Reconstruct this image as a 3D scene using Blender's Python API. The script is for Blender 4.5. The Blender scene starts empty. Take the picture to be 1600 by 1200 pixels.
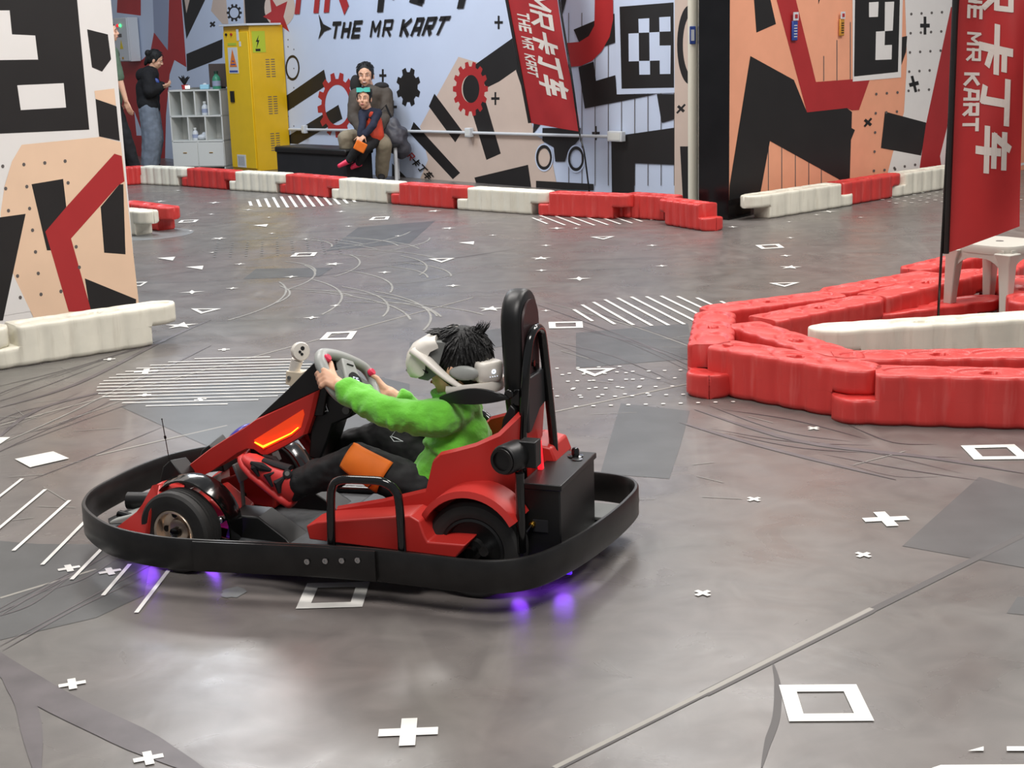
import bpy, bmesh, math, random
from mathutils import Vector, Matrix
random.seed(7)
V = Vector
sc = bpy.context.scene
# ------------------------------------------------------------------ camera
F = 2300.0; PITCH = math.atan(540 / F); ROLL = math.atan(.03); CAMH = 1.55
fw = V((0, math.cos(PITCH), -math.sin(PITCH)))
r0 = V((1, 0, 0)); u0 = r0.cross(fw)
cr, sr = math.cos(ROLL), math.sin(ROLL)
rt = cr * r0 - sr * u0; up = sr * r0 + cr * u0
CAM = V((0, 0, CAMH))
cd = bpy.data.cameras.new('camera'); cam = bpy.data.objects.new('camera', cd)
sc.collection.objects.link(cam); sc.camera = cam
cd.sensor_fit = 'HORIZONTAL'; cd.sensor_width = 36; cd.lens = 36 * F / 1600
cd.clip_start = .05; cd.clip_end = 200
M = Matrix((rt, up, -fw)).transposed().to_4x4(); M.translation = CAM
cam.matrix_world = M
# ------------------------------------------------------------------ world, lights, exposure
w = bpy.data.worlds.new('world'); sc.world = w; w.use_nodes = True
w.node_tree.nodes['Background'].inputs[0].default_value = (.93, .95, 1, 1)
w.node_tree.nodes['Background'].inputs[1].default_value = .26
sc.view_settings.view_transform = 'Standard'; sc.view_settings.look = 'None'
sc.view_settings.exposure = 0.0; sc.view_settings.gamma = 1
def area(name, loc, size, power, col=(1, 1, 1)):
    l = bpy.data.lights.new(name, 'AREA'); l.shape = 'RECTANGLE'; l.size, l.size_y = size
    l.energy = power; l.color = col
    o = bpy.data.objects.new(name, l); sc.collection.objects.link(o); o.location = loc
    return o
area('overhead_area_light', (-2.2, 13.2, 5.2), (2.2, 1.4), 230, (1, .98, .95))
area('overhead_area_light', (1.9, 12.6, 5.2), (2.2, 1.4), 190, (1, .98, .95))
area('overhead_area_light', (-1.6, 6.2, 5.2), (2.4, 1.6), 200, (1, .96, .92))
area('overhead_area_light', (3.0, 7.0, 5.2), (2.4, 1.6), 210, (1, .95, .90))
area('overhead_area_light', (.6, 1.2, 5.2), (2.6, 1.8), 265, (1, .96, .92))
area('overhead_area_light', (-4.2, 15.8, 5.2), (2.4, 1.6), 200, (.74, .85, 1))
area('overhead_area_light', (5.4, 10.4, 5.2), (2.2, 1.4), 190, (1, .97, .93))  # unseen fill lamp, added to brighten the orange wall
# ------------------------------------------------------------------ helpers
def s2l(c):
    c = c / 255.0
    return c / 12.92 if c <= .04045 else ((c + .055) / 1.055) ** 2.4
def ray(px, py): return fw + rt * ((px - 800) / F) - up * ((py - 600) / F)
def P(px, py, z=0.0):
    d = ray(px, py); return CAM + d * ((z - CAMH) / d.z)
def PP(px, py, p0, nn):
    d = ray(px, py); return CAM + d * ((p0 - CAM).dot(nn) / d.dot(nn))
class MB:
    def __init__(s): s.v = []; s.f = []; s.m = []
    def add(s, vs, fs, m=0):
        b = len(s.v); s.v += [V(x) for x in vs]
        for f in fs: s.f.append([i + b for i in f]); s.m.append(m)
    def hexa(s, p, m=0):
        s.add(p, [(0, 3, 2, 1), (4, 5, 6, 7), (0, 1, 5, 4), (1, 2, 6, 5), (2, 3, 7, 6), (3, 0, 4, 7)], m)
    def box(s, c, d, R=None, m=0):
        c = V(c); x, y, z = [k / 2 for k in d]
        ps = [V(q) for q in ((-x, -y, -z), (x, -y, -z), (x, y, -z), (-x, y, -z), (-x, -y, z), (x, -y, z), (x, y, z), (-x, y, z))]
        if R is not None: ps = [R @ q for q in ps]
        s.hexa([c + q for q in ps], m)
    def prism(s, pts, off, m=0):
        n = len(pts); off = V(off); pts = [V(p) for p in pts]
        s.add(pts + [p + off for p in pts], [tuple(range(n))[::-1], tuple(range(n, 2 * n))] + [(i, (i + 1) % n, n + (i + 1) % n, n + i) for i in range(n)], m)
    def poly(s, pts, m=0): s.add(pts, [tuple(range(len(pts)))], m)
    def loft(s, rings, closed=False, caps=True, m=0):
        n = len(rings[0]); k = len(rings); vs = [p for r in rings for p in r]; fs = []
        for i in range(k if closed else k - 1):
            j = (i + 1) % k
            for q in range(n): fs.append((i * n + q, i * n + (q + 1) % n, j * n + (q + 1) % n, j * n + q))
        if caps and not closed: fs += [tuple(range(n))[::-1], tuple(range((k - 1) * n, k * n))]
        s.add(vs, fs, m)
    def tube(s, pts, r, seg=10, closed=False, m=0, flat=1.0):
        pts = [V(p) for p in pts]; n = len(pts)
        rr = r if isinstance(r, (list, tuple)) else [r] * n
        T = []
        for i in range(n):
            a = pts[(i - 1) % n] if (closed or i > 0) else pts[i]; b = pts[(i + 1) % n] if (closed or i < n - 1) else pts[i]
            T.append((b - a).normalized())
        ref = V((0, 0, 1)) if abs(T[0].z) < .9 else V((1, 0, 0))
        nx = T[0].cross(ref).normalized(); rings = []
        for i in range(n):
            nx = (nx - T[i] * nx.dot(T[i])).normalized(); ny = T[i].cross(nx)
            rings.append([pts[i] + nx * (math.cos(2 * math.pi * q / seg) * rr[i]) + ny * (math.sin(2 * math.pi * q / seg) * rr[i] * flat) for q in range(seg)])
        s.loft(rings, closed, True, m)
    def ell(s, c, d, R=None, seg=16, rings=10, m=0):
        c = V(c); vs = []; fs = []
        if not isinstance(d, (tuple, list)): d = (d, d, d)
        for i in range(rings + 1):
            th = math.pi * i / rings
            for q in range(seg):
                ph = 2 * math.pi * q / seg
                p = V((d[0] * math.sin(th) * math.cos(ph), d[1] * math.sin(th) * math.sin(ph), d[2] * math.cos(th)))
                if i in (0, rings) and q: continue
                vs.append(c + (R @ p if R is not None else p))
        def ix(i, q): return 0 if i == 0 else (1 + (rings - 1) * seg if i == rings else 1 + (i - 1) * seg + q % seg)
        for i in range(rings):
            for q in range(seg):
                f = [ix(i, q), ix(i + 1, q), ix(i + 1, q + 1), ix(i, q + 1)]
                g = []
                for k in f:
                    if k not in g: g.append(k)
                fs.append(tuple(g))
        s.add(vs, fs, m)
    def lathe(s, prof, o, ax, seg=32, m=0, closed=False):
        ax = V(ax).normalized(); o = V(o)
        x = ax.cross(V((0, 0, 1)) if abs(ax.z) < .9 else V((1, 0, 0))).normalized(); y = ax.cross(x)
        rings = [[o + ax * h + x * (r * math.cos(2 * math.pi * q / seg)) + y * (r * math.sin(2 * math.pi * q / seg)) for q in range(seg)] for r, h in prof]
        s.loft(rings, closed, not closed, m)
    def build(s, name, mats, parent=None, smooth=40, bev=0, mods=None, loc=None):
        me = bpy.data.meshes.new(name)
        o0 = V(loc) if loc is not None else V((0, 0, 0))
        me.from_pydata([tuple(p - o0) for p in s.v], [], s.f)
        if not isinstance(mats, (list, tuple)): mats = [mats]
        for k in mats: me.materials.append(k)
        me.polygons.foreach_set('material_index', s.m)
        bm = bmesh.new(); bm.from_mesh(me)
        if len(s.f) > 1 and not getattr(s, 'nofix', False): bmesh.ops.recalc_face_normals(bm, faces=bm.faces)
        bm.to_mesh(me); bm.free(); me.update()
        if smooth:
            me.polygons.foreach_set('use_smooth', [True] * len(me.polygons))
            me.set_sharp_from_angle(angle=math.radians(smooth))
        o = bpy.data.objects.new(name, me); sc.collection.objects.link(o)
        o.location = o0
        if parent is not None: o.parent = parent
        if bev:
            b = o.modifiers.new('bevel', 'BEVEL'); b.width = bev; b.segments = 2; b.limit_method = 'ANGLE'; b.angle_limit = math.radians(35)
        if mods: mods(o)
        return o
def remesh(vox, it=4, disp=None):
    def f(o):
        m = o.modifiers.new('remesh', 'REMESH'); m.mode = 'VOXEL'; m.voxel_size = vox; m.use_smooth_shade = True
        k = o.modifiers.new('smooth', 'SMOOTH'); k.factor = .5; k.iterations = it
        if disp:
            t = bpy.data.textures.new('cloth_folds', 'CLOUDS'); t.noise_scale = disp[0]; t.noise_depth = 1
            d = o.modifiers.new('folds', 'DISPLACE'); d.texture = t; d.strength = disp[1]; d.mid_level = .5; d.texture_coords = 'LOCAL'
    return f
def empty(name, loc=(0, 0, 0), rz=0, label=None, cat=None, group=None):
    o = bpy.data.objects.new(name, None); sc.collection.objects.link(o)
    o.location = loc; o.rotation_euler = (0, 0, rz); o.empty_display_size = .05
    if label: tag(o, label, cat, group)
    return o
def tag(o, label, cat, group=None, kind=None):
    o['label'] = label; o['category'] = cat
    if group: o['group'] = group
    if kind: o['kind'] = kind
    return o
def mat(name, rgb, rough=.5, spec=.5, metal=0, emis=0, vary=.0, vscale=6, bump=0, bscale=60, emc=None, sheen=0, coat=0, alpha=None):
    m = bpy.data.materials.new(name); m.use_nodes = True
    nt = m.node_tree; b = nt.nodes['Principled BSDF']
    c = (s2l(rgb[0]), s2l(rgb[1]), s2l(rgb[2]), 1)
    b.inputs['Base Color'].default_value = c; b.inputs['Roughness'].default_value = rough
    b.inputs['Metallic'].default_value = metal; b.inputs['Specular IOR Level'].default_value = spec
    b.inputs['Coat Weight'].default_value = coat
    if sheen: b.inputs['Sheen Weight'].default_value = sheen; b.inputs['Sheen Roughness'].default_value = .6
    if emis:
        e = emc or rgb
        b.inputs['Emission Color'].default_value = (s2l(e[0]), s2l(e[1]), s2l(e[2]), 1); b.inputs['Emission Strength'].default_value = emis
    tc = nt.nodes.new('ShaderNodeTexCoord')
    if vary:
        n = nt.nodes.new('ShaderNodeTexNoise'); n.inputs['Scale'].default_value = vscale; n.inputs['Detail'].default_value = 6
        nt.links.new(tc.outputs['Object'], n.inputs['Vector'])
        rp = nt.nodes.new('ShaderNodeValToRGB'); rp.color_ramp.elements[0].position = .3; rp.color_ramp.elements[1].position = .72
        rp.color_ramp.elements[0].color = tuple(k * (1 - vary) for k in c[:3]) + (1,)
        rp.color_ramp.elements[1].color = tuple(min(1, k * (1 + vary * .7) + vary * .012) for k in c[:3]) + (1,)
        nt.links.new(n.outputs['Fac'], rp.inputs[0]); nt.links.new(rp.outputs[0], b.inputs['Base Color'])
    if bump:
        n = nt.nodes.new('ShaderNodeTexNoise'); n.inputs['Scale'].default_value = bscale; n.inputs['Detail'].default_value = 4
        nt.links.new(tc.outputs['Object'], n.inputs['Vector'])
        bp = nt.nodes.new('ShaderNodeBump'); bp.inputs['Strength'].default_value = bump; bp.inputs['Distance'].default_value = .01
        nt.links.new(n.outputs['Fac'], bp.inputs['Height']); nt.links.new(bp.outputs[0], b.inputs['Normal'])
    return m
# ------------------------------------------------------------------ materials
def floor_mat():
    m = bpy.data.materials.new('printed_vinyl_floor'); m.use_nodes = True
    nt = m.node_tree; b = nt.nodes['Principled BSDF']; N = nt.nodes.new; Lk = nt.links.new
    tc = N('ShaderNodeTexCoord')
    def noise(scale, det=5, dist=0, stretch=None):
        n = N('ShaderNodeTexNoise'); n.inputs['Scale'].default_value = scale; n.inputs['Detail'].default_value = det; n.inputs['Distortion'].default_value = dist
        if stretch:
            mp = N('ShaderNodeMapping'); mp.inputs['Scale'].default_value = stretch[:3]; mp.inputs['Rotation'].default_value[2] = stretch[3]
            Lk(tc.outputs['Object'], mp.inputs['Vector']); Lk(mp.outputs[0], n.inputs['Vector'])
        else: Lk(tc.outputs['Object'], n.inputs['Vector'])
        return n
    def ramp(src, p0, c0, p1, c1):
        r = N('ShaderNodeValToRGB'); r.color_ramp.elements[0].position = p0; r.color_ramp.elements[1].position = p1
        r.color_ramp.elements[0].color = c0; r.color_ramp.elements[1].color = c1; Lk(src.outputs['Fac'], r.inputs[0]); return r
    def mix(a, bb, fac, mode='MIX'):
        x = N('ShaderNodeMix'); x.data_type = 'RGBA'; x.blend_type = mode
        Lk(a, x.inputs[6]); Lk(bb, x.inputs[7])
        if isinstance(fac, float): x.inputs[0].default_value = fac
        else: Lk(fac, x.inputs[0])
        return x.outputs[2]
    g = lambda r_, g_, b_: (s2l(r_), s2l(g_), s2l(b_), 1)
    base = ramp(noise(.55, 3, .6), .38, g(108, 105, 101), .62, g(113, 106, 103))
    fine = ramp(noise(5, 8, 1.2), .3, (.80, .80, .81, 1), .75, (1.12, 1.12, 1.12, 1))
    c = mix(base.outputs[0], fine.outputs[0], 1.0, 'MULTIPLY')
    st = ramp(noise(2.2, 9, 1.8, (1, .22, 1, .8)), .60, (0, 0, 0, 1), .74, (1, 1, 1, 1))
    gr = N('ShaderNodeRGB'); gr.outputs[0].default_value = g(152, 148, 142)
    sf = N('ShaderNodeMath'); sf.operation = 'MULTIPLY'; sf.inputs[1].default_value = .35; Lk(st.outputs[0], sf.inputs[0])
    c = mix(c, gr.outputs[0], sf.outputs[0])
    wv = N('ShaderNodeTexWave'); wv.wave_type = 'RINGS'; wv.inputs['Scale'].default_value = .75; wv.inputs['Distortion'].default_value = 3.2; wv.inputs['Detail'].default_value = 3; wv.inputs['Detail Scale'].default_value = .9
    mp = N('ShaderNodeMapping'); mp.inputs['Location'].default_value = (2.2, -7, 0); Lk(tc.outputs['Object'], mp.inputs['Vector']); Lk(mp.outputs[0], wv.inputs['Vector'])
    wr = ramp(wv, .0, (1, 1, 1, 1), .10, (0, 0, 0, 1))
    ms = ramp(noise(.8, 4, .5), .50, (0, 0, 0, 1), .62, (.30, .30, .30, 1))
    wf = mix(wr.outputs[0], ms.outputs[0], 1.0, 'MULTIPLY')
    dk = N('ShaderNodeRGB'); dk.outputs[0].default_value = g(74, 72, 72)
    c = mix(c, dk.outputs[0], wf)
    Lk(c, b.inputs['Base Color'])
    rr = ramp(noise(3, 6, .8), .3, (.24, .24, .24, 1), .75, (.40, .40, .40, 1)); Lk(rr.outputs[0], b.inputs['Roughness'])
    b.inputs['Specular IOR Level'].default_value = .5
    bp = N('ShaderNodeBump'); bp.inputs['Strength'].default_value = .12; bp.inputs['Distance'].default_value = .02
    Lk(noise(2.5, 6, 1).outputs['Fac'], bp.inputs['Height']); Lk(bp.outputs[0], b.inputs['Normal'])
    return m
m_floor = floor_mat()
m_mark = mat('white_floor_print', (228, 226, 220), .45, vary=.12, vscale=14)
m_patch = mat('dark_floor_print', (82, 83, 83), .38, vary=.2, vscale=5)
m_patch2 = mat('grey_floor_print', (122, 124, 124), .4, vary=.15, vscale=5)
m_scuff = mat('pale_tyre_scuff', (142, 140, 134), .5, vary=.2, vscale=9)
m_dark_scuff = mat('dark_tyre_mark', (92, 86, 88), .42, vary=.25, vscale=9)
m_seam = mat('floor_seam', (150, 146, 138), .45)
m_seamd = mat('floor_crease', (78, 75, 74), .5)
m_ww = mat('white_wall_print', (200, 212, 234), .5, vary=.03, vscale=2)
m_pw = mat('white_panel_print', (232, 229, 226), .45, vary=.02)
m_bk = mat('black_wall_print', (29, 27, 27), .5, vary=.1, vscale=4)
m_red = mat('red_wall_print', (172, 44, 46), .45, vary=.05)
m_pch = mat('peach_wall_print', (236, 202, 172), .5, vary=.03)
m_bge = mat('beige_wall_print', (206, 186, 172), .5, vary=.03)
m_org = mat('salmon_wall_print', (240, 168, 134), .45, vary=.04)
m_lb = mat('blue_grey_wall_print', (150, 160, 186), .5)
m_dot = mat('grey_dot_print', (96, 90, 88), .5)
m_blackgloss = mat('black_gloss_panel', (13, 12, 15), .18, vary=.3, vscale=3)
m_bred = mat('red_moulded_plastic', (206, 62, 58), .38, vary=.10, vscale=7, bump=.05, bscale=25)
m_bwht = mat('off_white_moulded_plastic', (232, 228, 212), .42, vary=.07, vscale=9, bump=.05, bscale=25)
def barrier_mat(name, rgb, pale, amt):
    m = mat(name, rgb, .42, vary=.08, vscale=7); nt = m.node_tree; N = nt.nodes.new; Lk = nt.links.new
    b = nt.nodes['Principled BSDF']; src = b.inputs['Base Color'].links[0].from_socket
    tc = N('ShaderNodeTexCoord'); mp = N('ShaderNodeMapping'); mp.inputs['Scale'].default_value = (34, 34, 3.5); Lk(tc.outputs['Object'], mp.inputs[0])
    n = N('ShaderNodeTexNoise'); n.inputs['Scale'].default_value = 1; n.inputs['Detail'].default_value = 5; Lk(mp.outputs[0], n.inputs['Vector'])
    r = N('ShaderNodeValToRGB'); r.color_ramp.elements[0].position = .54; r.color_ramp.elements[1].position = .72; r.color_ramp.elements[0].color = (0, 0, 0, 1); r.color_ramp.elements[1].color = (amt,) * 3 + (1,); Lk(n.outputs['Fac'], r.inputs[0])
    x = N('ShaderNodeMix'); x.data_type = 'RGBA'; Lk(r.outputs[0], x.inputs[0]); Lk(src, x.inputs[6]); x.inputs[7].default_value = tuple(s2l(k) for k in pale) + (1,); Lk(x.outputs[2], b.inputs['Base Color'])
    return m
m_bred = barrier_mat('scuffed_red_plastic', (204, 58, 54), (222, 120, 114), .32)
m_bwht = barrier_mat('scuffed_white_plastic', (230, 226, 210), (176, 166, 146), .3)
m_hole = mat('dark_hole', (70, 14, 14), .7)
m_kred = mat('red_kart_plastic', (186, 44, 38), .42, vary=.05, vscale=5)
m_kred_glow = mat('red_plastic_painted_glow', (235, 70, 30), .4, emis=.35, emc=(255, 70, 20))  # light of the amber strip put into the panel's own colour and emission
m_blk = mat('black_plastic', (15, 15, 15), .42, vary=.15, vscale=12)
m_bump = mat('scuffed_black_bumper', (19, 17, 16), .36, vary=.35, vscale=16, bump=.03, bscale=30)
m_tyre = mat('tyre_rubber', (38, 37, 36), .62, vary=.2, vscale=20)
m_gloss = mat('gloss_black_metal', (10, 10, 10), .16, coat=.4)
m_chr = mat('bronze_chrome', (225, 205, 185), .25, metal=.75)
m_steel = mat('steel', (190, 190, 190), .25, metal=1)
m_mat = mat('grey_floor_mat', (66, 68, 70), .6, vary=.35, vscale=25, bump=.15)
m_vr = mat('warm_white_plastic', (228, 222, 212), .35)
m_grey = mat('light_grey_plastic', (158, 160, 156), .4)
m_dgrey = mat('dark_grey_plastic', (92, 94, 92), .45)
m_pink = mat('pink_red_button', (222, 48, 84), .35)
m_green = mat('green_fleece', (104, 196, 44), .85, vary=.12, vscale=12, bump=.25, bscale=90, sheen=.35)
m_trs = mat('black_track_cloth', (16, 16, 18), .8, vary=.25, vscale=10, bump=.12, bscale=50)
m_orp = mat('orange_cloth_patch', (226, 112, 20), .7, vary=.1, vscale=14)
m_skin = mat('skin', (226, 176, 146), .5, vary=.05, vscale=20)
m_skin.node_tree.nodes['Principled BSDF'].inputs['Subsurface Weight'].default_value = .08
m_skin.node_tree.nodes['Principled BSDF'].inputs['Subsurface Scale'].default_value = .01
m_hair = mat('black_hair', (11, 10, 10), .6, vary=.4, vscale=60, bump=.5, bscale=120)
m_shoe = mat('coral_red_shoe', (206, 52, 50), .55, vary=.1, vscale=30)
m_cab = mat('yellow_enamel', (232, 190, 24), .35, vary=.04)
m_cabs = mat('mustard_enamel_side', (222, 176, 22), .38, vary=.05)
m_white = mat('white_laminate', (214, 216, 212), .4)
m_elec = mat('white_enamel_box', (206, 210, 214), .35)
m_dkh = mat('black_jersey_cloth', (18, 18, 22), .85, vary=.2)
m_jean = mat('grey_blue_denim', (118, 128, 142), .8, vary=.18, vscale=14)
m_flag = mat('red_flag_cloth', (152, 26, 30), .6, vary=.10, vscale=5)
m_flag2 = mat('bright_red_flag_cloth', (168, 30, 31), .55, vary=.10, vscale=4)
m_ftx = mat('grey_white_flag_print', (205, 198, 190), .6)
m_stool = mat('grey_beige_stool_plastic', (196, 194, 184), .4)
m_led = mat('blue_white_led', (220, 235, 255), .3, emis=1.3)
m_redled = mat('red_tail_led', (255, 30, 45), .3, emis=.9)
m_amber = mat('amber_led', (255, 120, 20), .3, emis=7)
m_violet = mat('violet_led', (90, 30, 255), .3, emis=1)
m_gled = mat('green_led', (60, 230, 120), .3, emis=3)
m_brass = mat('brass_fitting', (220, 170, 70), .25, metal=1)
# ------------------------------------------------------------------ floor with its printed marks
class Fl: pass
fl = MB()
fl.nofix = True
fl.poly([(-14, -3, 0), (16, -3, 0), (16, 26, 0), (-14, 26, 0)], 0)
ZP, ZS, ZW = .0007, .0012, .0030
def uz(z):
    fl.c = getattr(fl, 'c', 0) + 1; return z + fl.c * 1.0e-6
def fpoly(px, m=1, z=ZW):
    z = uz(z); pts = [P(x, y, z) for x, y in px]
    a = sum((pts[i].x * pts[(i + 1) % len(pts)].y - pts[(i + 1) % len(pts)].x * pts[i].y) for i in range(len(pts)))
    fl.poly(pts if a > 0 else pts[::-1], m)
def fworld(pts, m=1, z=ZW):
    z = uz(z); pts = [V((p[0], p[1], z)) for p in pts]
    a = sum((pts[i].x * pts[(i + 1) % len(pts)].y - pts[(i + 1) % len(pts)].x * pts[i].y) for i in range(len(pts)))
    fl.poly(pts if a > 0 else pts[::-1], m)
def fline(a, b, wd, m=1, z=ZW):
    a = V((a[0], a[1])); b = V((b[0], b[1])); d = (b - a)
    if d.length < 1e-5: return
    n = V((-d.y, d.x)).normalized() * wd / 2
    fworld([a + n, b + n, b - n, a - n], m, z)
def fpath(px, wd, m, z=ZS):
    pts = [P(x, y) for x, y in px]; q = []
    for i in range(len(pts) - 1):          # smooth with catmull-rom
        p0 = pts[max(0, i - 1)]; p1 = pts[i]; p2 = pts[i + 1]; p3 = pts[min(len(pts) - 1, i + 2)]
        for k in range(6):
            t = k / 6; q.append(.5 * ((2 * p1) + (p2 - p0) * t + (2 * p0 - 5 * p1 + 4 * p2 - p3) * t * t + (3 * p1 - p0 - 3 * p2 + p3) * t ** 3))
    q.append(pts[-1]); n = len(q); L_ = []; R_ = []
    for i in range(n):
        d = (q[min(n - 1, i + 1)] - q[max(0, i - 1)]).normalized(); s = V((-d.y, d.x, 0)) * wd / 2 * min(1, .15 + 3 * min(i, n - 1 - i) / n)
        L_.append(q[i] + s); R_.append(q[i] - s)
    z = uz(z)
    vs = [V((p.x, p.y, z)) for p in L_] + [V((p.x, p.y, z)) for p in R_]
    fl.add(vs, [(i, n + i, n + i + 1, i + 1) for i in range(n - 1)], m)
def square(px, k=.2):
    p = [P(x, y, ZW) for x, y in px]; c = sum(p, V()) / 4; q = [c + (a - c) * (1 - 2 * k) for a in p]
    for i in range(4): fworld([p[i], p[(i + 1) % 4], q[(i + 1) % 4], q[i]])
for s_ in ([(1217, 1070), (1338, 1069), (1366, 1126), (1233, 1127)], [(480, 911), (578, 909), (566, 948), (462, 951)], [(1501, 696), (1585, 694), (1612, 717), (1522, 718)],
           [(511, 519), (558, 517), (549, 530), (499, 531)], [(857, 503), (910, 502), (911, 512), (858, 513)], [(462, 395), (496, 394), (491, 400), (453, 401)],
           [(1180, 383), (1217, 381), (1226, 387), (1190, 389)], [(583, 339), (609, 338), (606, 343), (576, 344)], [(696, 315), (721, 314), (718, 318), (691, 319)],
           [(283, 344), (311, 343), (305, 347), (278, 348)], [(205, 441), (231, 440), (220, 447), (205, 447)]):
    square(s_)
def tri(px, k=.24):
    p = [P(x, y, ZW) for x, y in px]; c = sum(p, V()) / 3; q = [c + (a - c) * (1 - 2 * k) for a in p]
    for i in range(3): fworld([p[i], p[(i + 1) % 3], q[(i + 1) % 3], q[i]])
for t_ in ([(298, 482), (346, 482), (314, 490)], [(899, 576), (963, 575), (929, 588)], [(922, 370), (961, 369), (943, 374)], [(1201, 442), (1250, 441), (1226, 448)], [(669, 404), (711, 403), (690, 410)]): tri(t_)
for t_ in ([(245, 403), (274, 401), (270, 407)], [(290, 417), (318, 415), (316, 421)], [(395, 352), (419, 350), (416, 354)], [(716, 379), (741, 377), (740, 382)], [(578, 313), (597, 311), (593, 315)], [(826, 330), (845, 326), (850, 330)]): fpoly(t_)
def cross(px, py, size, ang, th=.3, z=ZW):
    c = P(px, py); s = size / 2; t = size * th / 2
    for k in (0, 1):
        a = math.radians(ang + 90 * k); d = V((math.cos(a), math.sin(a), 0)); n = V((-d.y, d.x, 0))
        fworld([c + d * s + n * t, c - d * s + n * t, c - d * s - n * t, c + d * s - n * t], 1, z + .0002 * k)
for c_ in ((638, 1145, .137, 1, .27), (1384, 812, .145, 3, .27), (113, 1070, .066, 20), (232, 1186, .066, 20), (1098, 928, .052, 38), (1349, 868, .052, 38), (1178, 781, .052, 35), (1271, 670, .052, 35),
           (108, 889, .066, 25), (172, 894, .066, 25), (228, 581, .115, 8, .26), (226, 618, .06, 10), (313, 625, .055, 20), (350, 547, .06, 10), (171, 562, .06, 12)): cross(*c_)
def star(px, py, size, ang=0, n=4, inn=.36):
    c = P(px, py)
    fworld([c + V((math.cos(math.radians(ang) + math.pi * k / n), math.sin(math.radians(ang) + math.pi * k / n), 0)) * (size / 2 * (1 if k % 2 == 0 else inn)) for k in range(2 * n)])
for c_ in ((283, 509, .20, 20, 5), (767, 483, .17, 10, 5), (521, 413, .15, 5, 5), (845, 404, .16, 15, 5), (300, 457, .17, 12, 4, .28), (342, 373, .15, 0, 5), (335, 317, .16, 0, 4), (455, 393, .0001), (1235, 418, .16, 0, 5),
           (905, 436, .17, 0, 4, .3), (870, 357, .14, 0, 4), (700, 357, .14, 0, 5), (678, 330, .15, 0, 5), (533, 331, .11, 0, 4), (388, 328, .11, 0, 4), (363, 451, .09, 0, 4), (375, 413, .09, 0, 4), (455, 433, .10, 0, 4), (601, 426, .10, 0, 4),
           (706, 513, .08, 0, 4), (487, 497, .10, 0, 4), (524, 478, .07, 0, 4), (708, 447, .10, 0, 4), (1295, 331, .16, 0, 4, .3), (1276, 336, .07, 0, 4), (1235, 372, .07, 0, 4), (1034, 416, .09, 0, 4), (846, 423, .09, 0, 4), (853, 384, .09, 0, 4), (1019, 384, .09, 0, 4),
           (1145, 355, .09, 0, 4), (1228, 400, .09, 0, 4), (420, 340, .06, 0, 4), (478, 374, .08, 0, 4), (425, 365, .07, 0, 4), (545, 354, .07, 0, 4), (622, 369, .07, 0, 4), (770, 368, .07, 0, 4), (252, 510, .0001), (250, 315, .14, 0, 4), (278, 298, .08, 0, 4), (845, 343, .09, 0, 4), (1345, 340, .06, 0, 4), (1233, 347, .05, 0, 4),
           (332, 395, .06, 0, 4), (298, 361, .06, 0, 4), (900, 357, .07, 0, 4), (910, 358, .0001), (1120, 381, .0001), (790, 321, .12, 0, 4), (330, 335, .08, 0, 4), (853, 486, .06, 0, 4), (353, 457, .0001)):
    if c_[2] > .001: star(*c_)
def stripes(px, py, r, dirpx, pitch, wd, ry=None):
    c = P(px, py); a = P(px, py); b = P(px + dirpx[0], py + dirpx[1]); d = (b - a); d.z = 0; d.normalize(); n = V((-d.y, d.x, 0)); ry = ry or r
    k = -r + pitch / 2
    while k < r:
        h = ry * math.sqrt(max(0, 1 - (k / r) ** 2)) * (1 if int(k * 1000) % 3 else .97)
        fline(c + n * k - d * h, c + n * k + d * h, wd); k += pitch
fdisc = lambda px, py, r, m, z=ZP, ry=None: fworld([P(px, py) + V((math.cos(t * .1309) * r, math.sin(t * .1309) * (ry or r), 0)) for t in range(48)], m, z)
stripes(330, 594, .53, (100, -2.4), .066, .015)
stripes(1022, 485, .47, (50, 26), .088, .02)
stripes(930, 340, .56, (40, 14), .11, .022)
stripes(478, 314, .60, (6, 8), .085, .03)
fdisc(225, 366, .42, 3)
# dark and light printed patches, seams, scuffs
fpoly([(190, 634), (245, 648), (480, 712), (640, 690), (640, 600), (470, 560), (380, 590)], 2, ZP)
fpoly([(440, 672), (395, 655), (250, 628), (190, 636), (330, 700), (500, 712)], 2, ZP + .0001)
fpoly([(970, 630), (1078, 642), (1062, 700), (1046, 748), (938, 740), (952, 690)], 2, ZP)
fpoly([(1530, 745), (1700, 790), (1700, 900), (1600, 880), (1410, 853)], 2, ZP)
fpoly([(1450, 830), (1600, 835), (1700, 860), (1700, 905), (1410, 853)], 2, ZP + .0001)
fpoly([(1590, 932), (1640, 935), (1640, 965), (1573, 958)], 2, ZP)
fpoly([(60, 850), (240, 850), (225, 930), (150, 965), (0, 1000), (-60, 1000), (-60, 840)], 2, ZP)
fpoly([(640, 535), (800, 510), (850, 525), (640, 575)], 2, ZP)
fpoly([(560, 355), (680, 345), (640, 380), (510, 392)], 2, ZP)
fpoly([(400, 420), (520, 418), (500, 432), (380, 436)], 2, ZP)
fpoly([(900, 520), (1075, 505), (1085, 560), (900, 575)], 2, ZP)
for a_, b_ in (((0, 665), (740, 465)), ((860, 645), (1075, 600)), ((200, 310), (400, 289)), ((150, 712), (355, 665)), ((0, 935), (150, 890))):
    fline(P(*a_), P(*b_), .012, 6, ZS)
fline(P(860, 1206), P(1100, 1085), .02, 7, ZS); fline(P(1100, 1085), P(1360, 955), .03, 7, ZS); fline(P(1360, 955), P(1600, 836), .025, 7, ZS)
fline(P(866, 1200), P(1104, 1081), .014, 6, ZS); fline(P(1104, 1081), P(1362, 951), .016, 6, ZS)
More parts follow.
